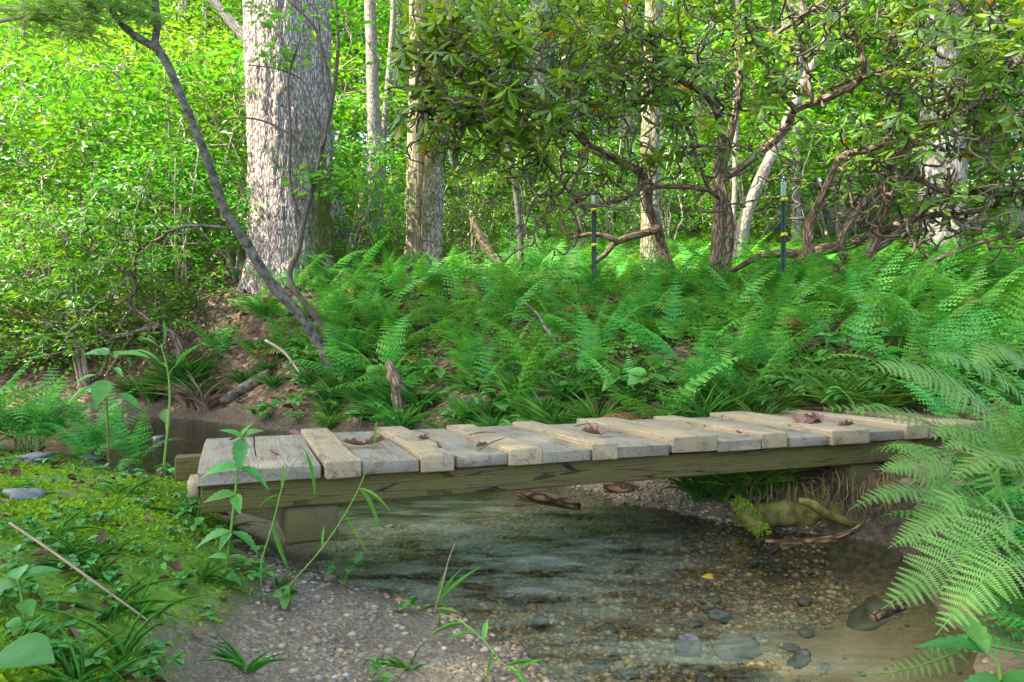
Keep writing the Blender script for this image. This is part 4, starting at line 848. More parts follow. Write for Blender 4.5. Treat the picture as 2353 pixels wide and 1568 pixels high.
# ------------------------------------------------------------------ ferns
def frond(mb, rachis, width, nrm, pairs=18, kp=6, t0=0.22, fwd=0.35, droop=0.22, open_=1.0, stemw=0.004):
    """a feathery frond along a rachis curve; every leaflet is toothed"""
    rp = smooth_path(rachis, 6); s = np.concatenate([[0], np.cumsum(np.linalg.norm(np.diff(rp, axis=0), axis=1))]); L = s[-1]; s /= L
    tube(mb, rp, [stemw, stemw * .7, stemw * .25], 4, cap=False)
    u = np.linspace(0, 1, pairs) ** 0.92; t = t0 + (0.985 - t0) * u
    pos = np.stack([np.interp(t, s, rp[:, i]) for i in range(3)], -1)
    tan = norm(np.stack([np.interp(t, s, np.gradient(rp[:, i])) for i in range(3)], -1))
    nn = np.broadcast_to(np.asarray(nrm, float), tan.shape); sd = norm(np.cross(nn, tan)); nn = norm(np.cross(tan, sd))
    plen = width * np.minimum(1, 0.55 + u * 2.2) * (1 - u) ** 0.72 + width * 0.03
    step = L * (0.985 - t0) / pairs
    hw = np.minimum(step * 0.62, plen * 0.30)
    for sg in (-1, 1):
        pl = plen * rng.uniform(.9, 1.08, pairs); f = fwd + rng.normal(0, .05, pairs)
        d = norm(sd * sg * open_ + tan * f[:, None] + nn * rng.normal(0.02, .06, pairs)[:, None])
        sdp = norm(np.cross(nn, d)); k = np.linspace(0, 1, kp + 1)
        mid = pos[:, None] + d[:, None] * (pl[:, None] * k[None])[..., None] - nn[:, None] * (droop * pl[:, None] * k[None] ** 2)[..., None]
        kc = (k[:-1] + k[1:] * 1.0) / 2 + 0.35 / kp
        wv = hw[:, None] * (1 - (k[:-1]) ** 1.6 * 0.88)[None]
        midt = pos[:, None] + d[:, None] * (pl[:, None] * kc[None])[..., None] - nn[:, None] * (droop * pl[:, None] * kc[None] ** 2)[..., None]
        t1 = midt + sdp[:, None] * wv[..., None]; t2 = midt - sdp[:, None] * wv[..., None]
        V = np.concatenate([mid, t1, t2], 1); nv = V.shape[1]
        i = np.arange(kp); tri = np.concatenate([np.stack([i, i + 1, kp + 1 + i], -1), np.stack([i + 1, i, 2 * kp + 1 + i], -1)])
        F_ = (tri[None] + (np.arange(pairs) * nv)[:, None, None]).reshape(-1, 3)
        mb.add(V.reshape(-1, 3), None, F_)
def arch(e0, e1, n=7):
    e = np.linspace(e0, e1, n); st_ = np.stack([np.cos(np.radians(e)), 0 * e, np.sin(np.radians(e))], -1) / n
    return np.vstack([[0, 0, 0], np.cumsum(st_, 0)])
FROND = []
for e0, e1, wv in [(80, -5, .17), (72, -25, .19), (65, 5, .16), (78, 20, .18), (60, -35, .2), (84, 35, .16), (70, -10, .22), (75, 0, .14)]:
    mb_ = MB(); r_ = arch(e0 + rng.normal(0, 4), e1 + rng.normal(0, 6)); r_[:, 1] += 0.06 * rng.normal() * np.linspace(0, 1, len(r_)) ** 2
    frond(mb_, r_, wv, (-.35, rng.normal(0, .15), 1), 15, 4, 0.22, 0.3 + rng.uniform(0, .15), rng.uniform(.1, .35))
    me = mb_.mesh('frond'); me.materials.append(M_FERN); FROND.append(me)
M_FERN_DRY = leaf_mat('fern_leaf_dry', [(0.22, 0.13, 0.04), (0.30, 0.20, 0.05)], 0.3, (1.1, 1, .7), 0.7, 0.2)
DRY = FROND[4].copy(); DRY.materials.clear(); DRY.materials.append(M_FERN_DRY)
def fern(label, group, x, y, nf, size, az=None, spread=math.pi, z=None, name='fern'):
    z = gz(x, y) if z is None else z
    t = thing(name, label, 'fern', (x, y, z - 0.01), group)
    for i in range(nf):
        a = (rng.uniform(-math.pi, math.pi) if az is None else az + rng.uniform(-spread, spread))
        obj('frond', DRY if rng.uniform() < .025 else FROND[int(rng.integers(len(FROND)))], None, t, (rng.normal(0, .02), rng.normal(0, .02), 0), (rng.normal(0, .15), rng.normal(0, .12), a), size * rng.uniform(.75, 1.2))
    return t
def on_bank(x, y):
    e = np.interp(x, [-3, -1.7, -1, -.4, .1, .45, .9, 1.3, 1.8, 3], [7.35, 6.35, 5.75, 5.05, 4.5, 4.15, 3.95, 3.95, 3.85, 3.6])
    return y - e
cnt = 0; tries = 0; pts_ = []
while cnt < 255 and tries < 9000:
    tries += 1
    y = rng.uniform(3.6, 9.2); x = rng.uniform(-3.0, min(6.0, y * .74))
    e = on_bank(x, y)
    if e < (0.05 if x < .6 else -.25): continue
    if rng.uniform() > np.clip(.40 + .4 * e / 1.2, 0, 1): continue
    if x < -1.8 and y < 6.9 and rng.uniform() > .5: continue
    if vnoise(x * 1.4, y * 1.4, 0, 88) < -.6 and e < 1.6: continue
    if any((x - a_) ** 2 + (y - b_) ** 2 < 0.028 for a_, b_ in pts_): continue
    pts_.append((x, y)); cnt += 1
    near = e < 1.0
    fern('bright green lacy fern low on the far bank near the water' if near else 'bright green lacy fern in the bed on top of the far bank', 'ferns low on the far bank' if near else 'ferns on top of the far bank', x, y, int(rng.integers(4, 7)), rng.uniform(.42, .78))
for k in range(60):
    x = rng.uniform(-3.2, -1.2); y = rng.uniform(6.5, 8.4)
    if on_bank(x, y) < .12: continue
    if (x + 2.66) ** 2 + (y - 8.8) ** 2 < .55: continue
    fern('bright green fern on the slope at the foot of the big trunk', 'ferns at the foot of the big trunk', x, y, int(rng.integers(4, 7)), rng.uniform(.4, .62))
# left ferns by the pool
for x, y, s in [(-2.35, 3.55, .5), (-2.6, 3.9, .55), (-2.9, 3.6, .55), (-2.15, 3.85, .45), (-3.1, 4.1, .6), (-2.75, 4.2, .5), (-3.4, 3.9, .6), (-2.05, 3.55, .36), (-2.5, 3.3, .34), (-3.3, 4.4, .6), (-2.3, 4.05, .5), (-2.45, 3.75, .6), (-2.8, 3.85, .65), (-2.2, 3.7, .5), (-2.65, 3.5, .5), (-3.0, 3.9, .65), (-1.95, 3.75, .42), (-2.9, 4.3, .62)]:
    fern('feathery fern on the mossy edge of the left pool', 'ferns at the left pool edge', x, y, int(rng.integers(5, 8)), s)
# right bank ferns
for x, y, s in [(1.62, 2.25, .42), (1.75, 2.55, .5), (1.95, 2.75, .5), (2.05, 2.4, .45), (1.55, 1.95, .36), (1.8, 2.1, .42), (2.3, 3.1, .5), (2.15, 3.5, .5), (2.6, 3.3, .55), (1.95, 3.25, .4), (2.5, 2.8, .5), (1.5, 1.65, .34), (1.6, 1.45, .34), (1.85, 1.8, .4), (2.75, 3.7, .5), (2.4, 3.75, .45), (1.34, 1.5, .27), (1.42, 1.68, .3), (1.24, 1.32, .25), (1.5, 1.85, .3), (1.62, 2.05, .36), (1.3, 1.22, .26), (1.2, 1.62, .3), (1.26, 1.8, .32), (1.14, 1.42, .28), (1.33, 1.97, .34), (1.5, 2.3, .36), (1.68, 2.4, .4), (1.42, 2.12, .34), (1.85, 2.55, .44), (2.1, 2.9, .46), (1.6, 1.75, .36), (1.75, 2.0, .4), (2.0, 2.15, .46)]:
    fern('lush fern crowding the right end of the bridge', 'ferns crowding the right end of the bridge', x, y, int(rng.integers(5, 8)), s, math.pi if y < 3 else None, 1.9)
# far field of ferns as one mass
mb_ = MB(); N = 0
FQ = MB(); frond(FQ, arch(75, -5), .2, (-.3, 0, 1), 10, 2, .2, .35, .2, stemw=.003)
FV = np.concatenate(FQ.V); FT = np.concatenate(FQ.t); FQq = np.concatenate(FQ.q)
xs = []
while N < 3600:
    y = rng.uniform(5.0, 15.5); x = rng.uniform(-2.2, y * .78)
    e = on_bank(x, y)
    if e < .55: continue
    if y > 8 and x < 0.3 and rng.uniform() < .7: continue
    xs.append((x, y)); N += 1
for _ in range(1500):
    y = rng.uniform(1.2, 10); xs.append((rng.uniform(max(2.5, y * .6), 8.0), y))
xs = np.array(xs); zs = ground_z(xs[:, 0], xs[:, 1])
for (x, y), z in zip(xs, zs):
    a = rng.uniform(0, 6.28); s = rng.uniform(.3, .55); ca, sa = math.cos(a) * s, math.sin(a) * s
    V_ = np.stack([FV[:, 0] * ca - FV[:, 1] * sa + x, FV[:, 0] * sa + FV[:, 1] * ca + y, FV[:, 2] * s + z], -1); mb_.add(V_, FQq, FT)
tag(obj('fern_cover', mb_.mesh('fern_cover'), M_FERN_SUN), 'mass of small ferns carpeting the woodland floor', 'ferns', None, 'stuff')

# hero fronds in the right foreground, traced
M_HF = M_FERN_HERO
def hero_fern(label, fronds, root):
    t = thing('fern', label, 'fern', tuple(root), 'large ferns in the right foreground')
    rp = np.array(root)
    for path, d, wv, nrm, pairs in fronds:
        d = np.broadcast_to(np.asarray(d, float), (len(path),))
        pts = [P(px, py, dd) - rp for (px, py), dd in zip(path, d)]
        pts = [np.array([0, 0, -.01])] + pts
        mb_ = MB(); tot = np.concatenate([[0], np.cumsum(np.linalg.norm(np.diff(np.array(pts), axis=0), axis=1))])
        frond(mb_, pts, wv, nrm, pairs, 12, tot[1] / tot[-1] + .02, .32, .12, stemw=.003)
        obj('frond', mb_.mesh('frond'), M_HF, t)
def root_at(x, y): return np.array([x, y, gz(x, y)])
hero_fern('large pale green fern whose frond reaches over the sandy water at lower right',
    [([(2353, 1205), (2269, 1225), (2202, 1262), (2119, 1330), (2024, 1402)], [1.5, 1.48, 1.46, 1.43, 1.40], .105, (-.15, -.62, .75), 24),
     ([(2400, 1330), (2330, 1300), (2260, 1330), (2200, 1400), (2150, 1460)], [1.42, 1.4, 1.38, 1.36, 1.34], .09, (-.2, -.5, .8), 20),
     ([(2410, 1150), (2330, 1060), (2260, 1050), (2180, 1110)], [1.6, 1.6, 1.58, 1.55], .09, (-.2, -.4, .9), 20)], root_at(1.36, 1.42))
hero_fern('fern with a long drooping frond pointing at the mossy log under the bridge',
    [([(2270, 1185), (2182, 1152), (2100, 1128), (2020, 1138), (1950, 1172)], [1.95, 1.92, 1.9, 1.88, 1.86], .085, (-.1, -.45, .9), 24),
     ([(2230, 1150), (2150, 1190), (2090, 1230), (2040, 1260)], [1.9, 1.88, 1.86, 1.85], .075, (-.2, -.6, .7), 20),
     ([(2210, 1100), (2140, 1060), (2080, 1060), (2020, 1090)], [2.0, 2.0, 1.98, 1.96], .08, (-.1, -.5, .8), 20)], root_at(1.46, 2.02))
hero_fern('tall fern arching left above the right end of the deck',
    [([(2330, 1010), (2250, 930), (2150, 870), (2060, 845), (1990, 850)], [2.35, 2.3, 2.28, 2.25, 2.22], .15, (.1, -.6, .8), 26),
     ([(2380, 980), (2320, 880), (2220, 830), (2120, 815)], [2.2, 2.15, 2.12, 2.1], .14, (.1, -.5, .8), 24),
     ([(2300, 1060), (2200, 1010), (2100, 960), (1980, 940), (1870, 938)], [2.4, 2.42, 2.42, 2.42, 2.42], .10, (0, -.5, .9), 24),
     ([(2390, 900), (2350, 830), (2290, 800), (2230, 850)], [2.0, 2.0, 1.98, 1.96], .12, (.1, -.5, .8), 22),
     ([(2330, 1080), (2280, 1010), (2200, 980), (2130, 1010)], [2.2, 2.15, 2.12, 2.1], .11, (0, -.6, .8), 22)], root_at(1.72, 2.3))
hero_fern('fern with fronds hanging across the front of the right beam end',
    [([(2200, 1120), (2140, 1060), (2090, 1030), (2030, 1020)], [2.3, 2.3, 2.3, 2.3], .085, (0, -.6, .8), 20),
     ([(2230, 1180), (2150, 1110), (2080, 1075), (2010, 1080)], [2.2, 2.2, 2.2, 2.18], .085, (0, -.6, .8), 20),
     ([(2310, 1150), (2260, 1060), (2220, 1020), (2160, 1030)], [2.1, 2.1, 2.08, 2.06], .09, (0, -.6, .8), 20),
     ([(2350, 1110), (2340, 1040), (2310, 960), (2270, 900)], [1.95, 1.93, 1.9, 1.9], .10, (-.4, -.6, .6), 20)], root_at(1.62, 2.22))
hero_fern('curling fern stem lying low over the sand at the bottom right',
    [([(2240, 1480), (2190, 1502), (2120, 1528), (2050, 1545), (1965, 1552)], [1.42, 1.40, 1.38, 1.36, 1.35], .035, (0, -.7, .6), 16)], root_at(1.30, 1.40))

# ------------------------------------------------------------------ fence posts
def tpost(label, px, top, foot_py, d):
    x = (px - CX) / F * d; zt = CZ + (CY - top) / F * d; g = gz(x, d)
    t = thing('fence_post', label, 'fence post', (x, d, g), 'green steel fence posts')
    h = zt - g
    def bar(name, z0, z1, mat):
        bm = bmesh.new()
        for (sx, sy, ox, oy) in ((.046, .006, 0, 0), (.006, .03, 0, -.018)):
            r_ = bmesh.ops.create_cube(bm, size=1); bmesh.ops.scale(bm, vec=(sx, sy, z1 - z0), verts=r_['verts']); bmesh.ops.translate(bm, vec=(ox, oy, (z0 + z1) / 2), verts=r_['verts'])
        if name == 'post':
            for zz in np.arange(.15, z1, .055):
                r_ = bmesh.ops.create_cube(bm, size=1); bmesh.ops.scale(bm, vec=(.012, .006, .012), verts=r_['verts']); bmesh.ops.translate(bm, vec=(0, -.036, zz), verts=r_['verts'])
        me = bpy.data.meshes.new(name); bm.to_mesh(me); bm.free(); return obj(name, me, mat, t)
    bar('post', -.3, h - .13, M_POST); bar('cap', h - .13, h, M_POSTW)
    for zz in (h - .16, h - .16 - .315 * d / 6.5):
        bm = bmesh.new()
        r_ = bmesh.ops.create_cube(bm, size=1); bmesh.ops.scale(bm, vec=(.05, .045, .03), verts=r_['verts'])
        r_ = bmesh.ops.create_cone(bm, cap_ends=True, segments=10, radius1=.014, radius2=.010, depth=.03); bmesh.ops.rotate(bm, verts=r_['verts'], matrix=Matrix.Rotation(R(90), 3, 'X')); bmesh.ops.translate(bm, vec=(0, -.034, 0), verts=r_['verts'])
        bmesh.ops.bevel(bm, geom=list(bm.edges), offset=.003, segments=1, affect='EDGES')
        me = bpy.data.meshes.new('insulator'); bm.to_mesh(me); bm.free(); obj('insulator', me, M_INS, t, (0, -.015, zz))
    return np.array([x, d, zt])
def plain(name, c, rough, c2=None):
    m, n, l = new_mat(name); t = tex(n, l, 'Noise', 25, coords(n), Detail=5)
    r = ramp(n, [(.3, c), (.75, c2 or tuple(q * .7 for q in c))]); l.new(t.outputs[0], r.inputs[0]); finish(n, l, r.outputs[0], rough, t.outputs[0], .1, .002, .4); return m
M_POST = plain('post_paint', (.02, .065, .045), .5, (.012, .035, .028)); M_POSTW = plain('post_cap_paint', (.36, .48, .44), .5); M_INS = plain('insulator_plastic', (.75, .62, .03), .4); M_WIRE = plain('fence_wire', (.05, .05, .05), .5)
p1 = tpost('green steel fence post standing left of the rhododendron stems', 1365, 445, 650, 7.0)
p2 = tpost('green steel fence post in front of the low rhododendron limb', 1800, 418, 668, 6.5)
for dz, lb in ((-.17, 'upper thin fence wire strung between the green posts'), (-.50, 'lower thin fence wire strung between the green posts')):
    b = MB(); k = np.linspace(0, 1, 16)[:, None]; dirv = p2 - p1
    pts = (p1 + np.array([0, -.05, dz])) + dirv * (k * 2.6 - .8); pts[:, 2] -= .05 * np.sin(math.pi * k[:, 0]) ; tube(b, pts, .0022, 4)
    tag(obj('fence_wire', b.mesh('fence_wire', True), M_WIRE), lb, 'wire', 'fence wires')

# ------------------------------------------------------------------ logs, roots, sticks
def log_thing(name, label, pts, rad, mat, cat='log', n=12, lump=.10, group=None):
    pts = np.array(pts, float); o_ = pts[0].copy()
    b = MB(); tube(b, smooth_path(pts, 6) - o_, rad, n, lump=lump, seed=int(abs(o_[0]) * 50)); o = obj(name, b.mesh(name, True), mat, None, tuple(o_)); return tag(o, label, cat, group)
log_thing('mossy_log', 'thick yellow green mossy log under the right end of the bridge', [P(1690, 1205, 3.02), P(1740, 1190, 2.95), P(1800, 1178, 2.93), P(1870, 1178, 2.93), P(1950, 1190, 2.95), P(2040, 1195, 3.0)], [.035, .05, .055, .058, .052, .05], M_LOG, n=16, lump=.22)
log_thing('mossy_branch', 'bent yellow green branch lying over the mossy log', [P(1835, 1150, 2.82), P(1865, 1158, 2.82), P(1895, 1180, 2.82), P(1945, 1200, 2.84), P(1985, 1215, 2.86)], [.012, .018, .019, .016, .010], M_LOG, 'branch')
stub = log_thing('mossy_stub', 'short stub furred with bright moss at the water edge under the bridge', [P(1700, 1160, 2.86), P(1725, 1190, 2.82), P(1752, 1225, 2.78)], [.022, .034, .026], M_LOG, 'log')
mm = MB(); so_ = np.array(stub.location); k = rng.uniform(0, 1, 700); cpt = np.stack([np.interp(k, [0, .5, 1], [P(1700, 1160, 2.86)[i], P(1725, 1190, 2.82)[i], P(1752, 1225, 2.78)[i]]) for i in range(3)], -1) - so_
dd = rand_dirs(700, -.5, 1); leaves(mm, cpt + dd * .027, dd, rand_ups(700, .8), .014, .005, T_LEAF); obj('moss', mm.mesh('moss'), M_MOSS, stub)['kind'] = 'stuff'
log_thing('driftwood_root', 'dark curved root arching over the black hollow in the bank', [P(1760, 1245, 2.72), P(1830, 1245, 2.66), P(1900, 1240, 2.64), P(1960, 1222, 2.66), P(2000, 1190, 2.7)], [.008, .011, .012, .010, .007], M_WETLOG, 'root')
log_thing('driftwood_log', 'rotten orange brown log half sunk at the gravel bar', [P(1190, 1138, 3.35), P(1260, 1148, 3.3), P(1330, 1165, 3.22)], [.022, .03, .018], M_WETLOG)
log_thing('driftwood_log', 'dark wet log end on the gravel bar behind the bridge', [P(1390, 1118, 3.55), P(1440, 1128, 3.5), P(1475, 1140, 3.45)], [.03, .04, .03], M_WETLOG)
def gp(px, py, d, up=.0):
    x = (px - CX) / F * d; return np.array([x, d, gz(x, d) + up])
log_thing('bank_log', 'dark grey log lying at the foot of the left bank', [gp(510, 930, 6.95, .03), gp(560, 915, 6.95, .04), gp(620, 905, 6.9, .05)], [.05, .06, .05], M_BARK_SAP)
log_thing('stump', 'broken grey stump leaning on the grassy bank', [gp(925, 930, 5.5, -.05), P(918, 905, 5.4), P(903, 862, 5.42), P(892, 830, 5.45)], [.06, .055, .045, .02], M_BARK_RHOD, 'stump', lump=.35)
log_thing('stick', 'bleached grey stick slanting down the left bank', [P(610, 782, 6.55), P(655, 812, 6.5), P(690, 860, 6.4)], [.012, .012, .008], M_TWIG_PALE, 'stick', 6)
log_thing('stick', 'short rotten post stub in the ferns at the far right', [gp(2240, 700, 6.6, -.05), P(2243, 660, 6.6), P(2245, 636, 6.6)], [.03, .028, .01], M_BARK_RHOD, 'stub', 8, .3)
vine = log_thing('twisted_vine', 'bluish grey twisted stem among the bank ferns', [gp(1278, 800, 5.9), P(1275, 785, 5.85), P(1255, 755, 5.85), P(1235, 722, 5.85), P(1205, 695, 5.85)], [.012, .014, .014, .01, .006], M_BARK_PALE, 'vine', 7, .4)
log_thing('sunken_stick', 'dark waterlogged stick lying in the sandy shallows', [P(2010, 1418, 1.86), P(2040, 1405, 1.9), P(2075, 1392, 1.94)], [.012, .013, .011], M_WETLOG, 'stick', 7)
log_thing('straw_stem', 'pale dry stalk lying diagonally over the moss at lower left', [P(22, 1202, 1.62), P(120, 1268, 1.52), P(220, 1340, 1.46), P(345, 1430, 1.42)], [.0028, .003, .003, .002], M_STRAW, 'stalk', 5, .1)
roots = thing('bank_roots', 'tangle of bare yellowish roots hanging from the undercut bank under the bridge', 'roots', tuple(gp(1900, 1150, 3.0)))
rf_ = np.array(roots.location)
for i in range(90):
    px = rng.uniform(1690, 2090); d0 = np.interp(px, [1690, 1900, 2090], [2.98, 2.93, 2.8]) + rng.normal(0, .03); y0 = rng.uniform(1075, 1125); ln_ = rng.uniform(40, 130)
    q = [P(px, y0, d0 + .04), P(px + rng.normal(0, 6), y0 + ln_ * .35, d0 - .03), P(px + rng.normal(0, 12), y0 + ln_ * .7, d0 - .05), P(px + rng.normal(0, 16), y0 + ln_, d0 - .05)]
    b = MB(); tube(b, smooth_path(q, 4) - rf_, [rng.uniform(.0012, .0042), .001], 4); obj('root', b.mesh('root', True), M_ROOT if i % 3 else M_LOG, roots)

# ------------------------------------------------------------------ stones
def stone_mesh(seed, sub=3, fl=.42, rough=.75):
    bm = bmesh.new(); bmesh.ops.create_icosphere(bm, subdivisions=sub, radius=1)
    co_ = np.array([v.co[:] for v in bm.verts]); r_ = 1 + rough * fbm(co_[:, 0] * 1.5 + seed * 3, co_[:, 1] * 1.5, co_[:, 2] * 1.5, seed, 5)
    co_ = co_ * r_[:, None] * np.array([1, rng.uniform(.65, .9), fl])
    for v, c in zip(bm.verts, co_): v.co = c
    me = bpy.data.meshes.new('stone'); bm.to_mesh(me); bm.free(); me.polygons.foreach_set('use_smooth', np.ones(len(me.polygons), bool)); return me
ST_W = [stone_mesh(i) for i in range(6)]; ST_D = [stone_mesh(i + 9) for i in range(4)]
for q in ST_W: q.materials.append(M_WETSTONE)
for q in ST_D: q.materials.append(M_STONE)
def stone(label, group, me, x, y, s, up=.25, wat=False):
    g = gz(x, y)
    if wat: g = max(g, float(water_z(x, y)) - s * .45)
    return tag(obj('stone', me, None, None, (x, y, g + s * up * .6), (rng.normal(0, .2), rng.normal(0, .2), rng.uniform(0, 6.28)), s), label, 'stone', group)
def px_on(px, py, z): d = (CZ - z) * F / (py - CY); return (px - CX) / F * d, d
x, y = px_on(368, 1000, .02); stone('round dark stone standing alone in the left pool', 'single stones', ST_W[0], x, y, .062, .5, True)
x, y = px_on(205, 1048, .16); stone('pale rounded stone on the moss by the left pool', 'single stones', ST_D[1], x, y, .05)
x, y = px_on(80, 1050, .2); stone('flat dark stone under a curled leaf on the moss at far left', 'single stones', ST_D[2], x, y, .07)
x, y = px_on(60, 1165, .27); stone('angular grey stone sunk in the moss at the left edge', 'single stones', ST_D[3], x, y, .05)
for lb, px, py, s in [('black stone breaking the green water in midstream', 1297, 1222, .03), ('rusty black stone in midstream below the bridge', 1290, 1258, .034), ('small black stone right of midstream', 1357, 1232, .022), ('flat black stone in the green water toward the log', 1400, 1280, .032), ('smooth blue grey stone at the front edge of the stream', 1245, 1433, .05), ('pale wet stone near the front edge of the stream', 1170, 1388, .03), ('flat wet stone by the tip of the muddy spit', 945, 1348, .03), ('broad blue grey stone under the rushing water at lower right', 1650, 1420, .06), ('wide grey stone under fast water at the bottom', 1690, 1490, .085), ('dark oval stone in the lower rapids', 1580, 1485, .06), ('dark stone near the bottom edge of the rapids', 1840, 1520, .05), ('large dark stone in the sandy shallows', 2020, 1385, .17), ('small blue stone beside the sand', 1850, 1395, .04)]:
    x, y = px_on(px, py, -.09); stone(lb, 'stones in the stream', ST_W[int(rng.integers(6))], x, y, s * .68, .1 if s < .1 else -.35, True)
for i in range(70):
    px, py = rng.uniform(1000, 1900), rng.uniform(1180, 1560)
    if py > 1360 + (px - 900) * .32 and px < 1300: continue
    x, y = px_on(px, py, -.12); g = gz(x, y)
    if g > -.05: continue
    stone('wet brown cobble in the bed of the stream', 'cobbles in the stream bed', ST_W[i % 6], x, y, rng.uniform(.014, .03), .2)
# gravel as one mass
ico = bmesh.new(); bmesh.ops.create_icosphere(ico, subdivisions=1, radius=1); IV = np.array([v.co[:] for v in ico.verts]); IT = np.array([[v.index for v in f.verts] for f in ico.faces]); ico.free()
def gravel(name, label, pts, smin, smax, mat):
    N = len(pts); s = smin + (smax - smin) * rng.uniform(0, 1, N) ** 2.5
    a = rng.uniform(0, 6.28, N); sh = rng.uniform(.6, 1.1, (N, 3)) * np.array([1, .85, .62])
    L = IV[None] * sh[:, None] * (1 + rng.uniform(-.14, .14, (N, 12, 1)))
    X = L[..., 0] * np.cos(a)[:, None] - L[..., 1] * np.sin(a)[:, None]; Y = L[..., 0] * np.sin(a)[:, None] + L[..., 1] * np.cos(a)[:, None]
    V_ = np.stack([X, Y, L[..., 2]], -1) * s[:, None, None] + pts[:, None]
    T_ = (IT[None] + (np.arange(N) * 12)[:, None, None]).reshape(-1, 3)
    tag(obj(name, build_mesh(name, V_.reshape(-1, 3), [T_], True), mat), label, 'gravel', None, 'stuff')
def scatter(n, x0, x1, y0, y1, ok):
    x = rng.uniform(x0, x1, n); y = rng.uniform(y0, y1, n); z = ground_z(x, y); k = ok(x, y, z); return np.stack([x, y, z], -1)[k]
cl = lambda x, y: fbm(x * 4, y * 4, 0, 91, 3)
g1 = scatter(9500, -.9, .5, 1.2, 2.5, lambda x, y, z: (z < .13) & (z > -.09) & (moss_w(x, y, z) < .3) & (rng.uniform(size=len(x)) < np.clip(.05 + cl(x, y) * 2.4, .02, 1)))
gravel('dry_gravel', 'pale pebbles scattered on the muddy spit in the foreground', g1, .003, .016, M_PEBBLE)
g2 = scatter(24000, -.7, 1.2, 1.2, 3.4, lambda x, y, z: (z < -.05) & (rng.uniform(size=len(x)) < np.clip(.75 - np.clip(1.2 - np.hypot((x - 1.0) / .35, (y - 1.9) / .5), 0, 1) * 1.2 + cl(x, y), 0.02, 1)))
gravel('bed_gravel', 'brown gravel on the bed of the stream', g2, .006, .021, M_BED)
g3 = scatter(5000, 0, 1.25, 2.8, 3.9, lambda x, y, z: (z < .10) & (z > -.06))
gravel('bar_gravel', 'tan gravel bar behind the bridge', g3, .005, .017, M_PEBBLE)

# ------------------------------------------------------------------ litter
def curled(n): return tmpl_strip(4, lambda s: np.sin(math.pi * np.clip(s, .02, .99)) ** .8 * .5, fold=rng.uniform(.2, .9), droop=rng.uniform(-.5, .5))
mb_ = MB()
for k in range(8):
    s_ = scatter(900, -3.2, 4.5, 3.9, 8.5, lambda x, y, z: (on_bank(x, y) > -.25) & (rng.uniform(size=len(x)) < .55)); n_ = len(s_)
    s_[:, 2] += .012; L = rng.uniform(.04, .11, n_); leaves(mb_, s_, rand_dirs(n_, -.25, .25), rand_ups(n_, .5), L, L * .55, curled(n_))
    s_ = scatter(60, -2.6, -.6, 1.2, 3.9, lambda x, y, z: z > .1); n_ = len(s_); s_[:, 2] += .006; L = rng.uniform(.02, .05, n_); leaves(mb_, s_, rand_dirs(n_, -.2, .2), rand_ups(n_, .4), L, L * .5, curled(n_))
tag(obj('leaf_litter', mb_.mesh('leaf_litter', True), M_LITTER), 'brown dead leaves strewn over the far bank', 'leaf litter', None, 'stuff')
# dead leaves on the deck
dl = [(833, 1025, .075, 'dark crumpled leaf on the third grey plank'), (875, 1038, .04, 'small curled leaf at the front of the third grey plank'), (985, 1012, .05, 'brown leaf bits on the grey plank after the second raised plank'), (1010, 1028, .045, 'curled reddish leaf on the middle of a grey plank'), (1095, 1030, .05, 'spiky dead leaf by the third raised plank'), (1380, 1000, .07, 'heap of papery leaf scraps on a grey plank'), (1365, 990, .05, 'thin brown leaf on top of the heap of scraps'), (1395, 968, .035, 'upright brown leaf at the back of a wide raised plank'), (1845, 978, .085, 'large brown oak leaf between raised planks at right'), (1890, 976, .08, 'brown leaf lying next to the large oak leaf'), (1925, 982, .06, 'rust brown leaf at the end of the leaf row'), (640, 1040, .035, 'green brown leaf on the second grey plank'), (530, 1010, .03, 'small tan leaf on the first grey plank'), (690, 1000, .04, 'reddish leaf by the back of the first raised plank'), (1620, 985, .03, 'tiny dark leaf on a grey plank toward the right'), (1700, 1000, .03, 'dark leaf crumb beside a raised plank at right')]
for px, py, s, lb in dl:
    z = DT + .012; x, y = px_on(px, py, z); mb_ = MB(); nn_ = 2 if s > .045 else 1
    leaves(mb_, np.zeros((nn_, 3)) + rng.normal(0, .006, (nn_, 3)), rand_dirs(nn_, -.1, .2), rand_ups(nn_, .4), s, s * .6, tmpl_strip(6, lambda q: np.sin(math.pi * np.clip(q, .02, .99)) ** .7 * .5 , fold=.6, droop=-.3, tooth=.25))
    tag(obj('dead_leaf', mb_.mesh('dead_leaf', True), M_LITTER, None, (x, y, z)), lb, 'leaf', 'dead leaves on the bridge')
for i, (a_, b_, lb) in enumerate([((1100, 1035), (1160, 1008), 'thin curved twig lying across the third raised plank'), ((1075, 1000), (1140, 995), 'thin twig on a grey plank left of centre'), ((1320, 980), (1375, 975), 'short thick twig lying at the back of the deck')]):
    z = DT + .022; q0 = px_on(*a_, z); q1 = px_on(*b_, z); pm = ((q0[0] + q1[0]) / 2, (q0[1] + q1[1]) / 2 + .02)
    log_thing('twig', lb, [(*q0, z), (*pm, z + .004), (*q1, z + .002)], [.002, .0025, .0015], M_TWIG, 'twig', 5, .1, 'twigs on the bridge')
def flat_leaf(name, lb, px, py, z, s, mat, cat='leaf'):
    x, y = px_on(px, py, z); mb_ = MB(); leaves(mb_, np.zeros((1, 3)), rand_dirs(1, -.05, .1), rand_ups(1, .2), s, s * .6, tmpl_strip(6, fold=.3, droop=.1)); return tag(obj(name, mb_.mesh(name, True), mat, None, (x, y, z)), lb, cat)
flat_leaf('yellow_leaf', 'bright yellow leaf caught in the gravel shallows', 1640, 1330, -.06, .045, M_YELLOW)
flat_leaf('yellow_leaf', 'yellow leaf at the foot of dry stalks by the left pool', 475, 945, .07, .07, M_YELLOW)
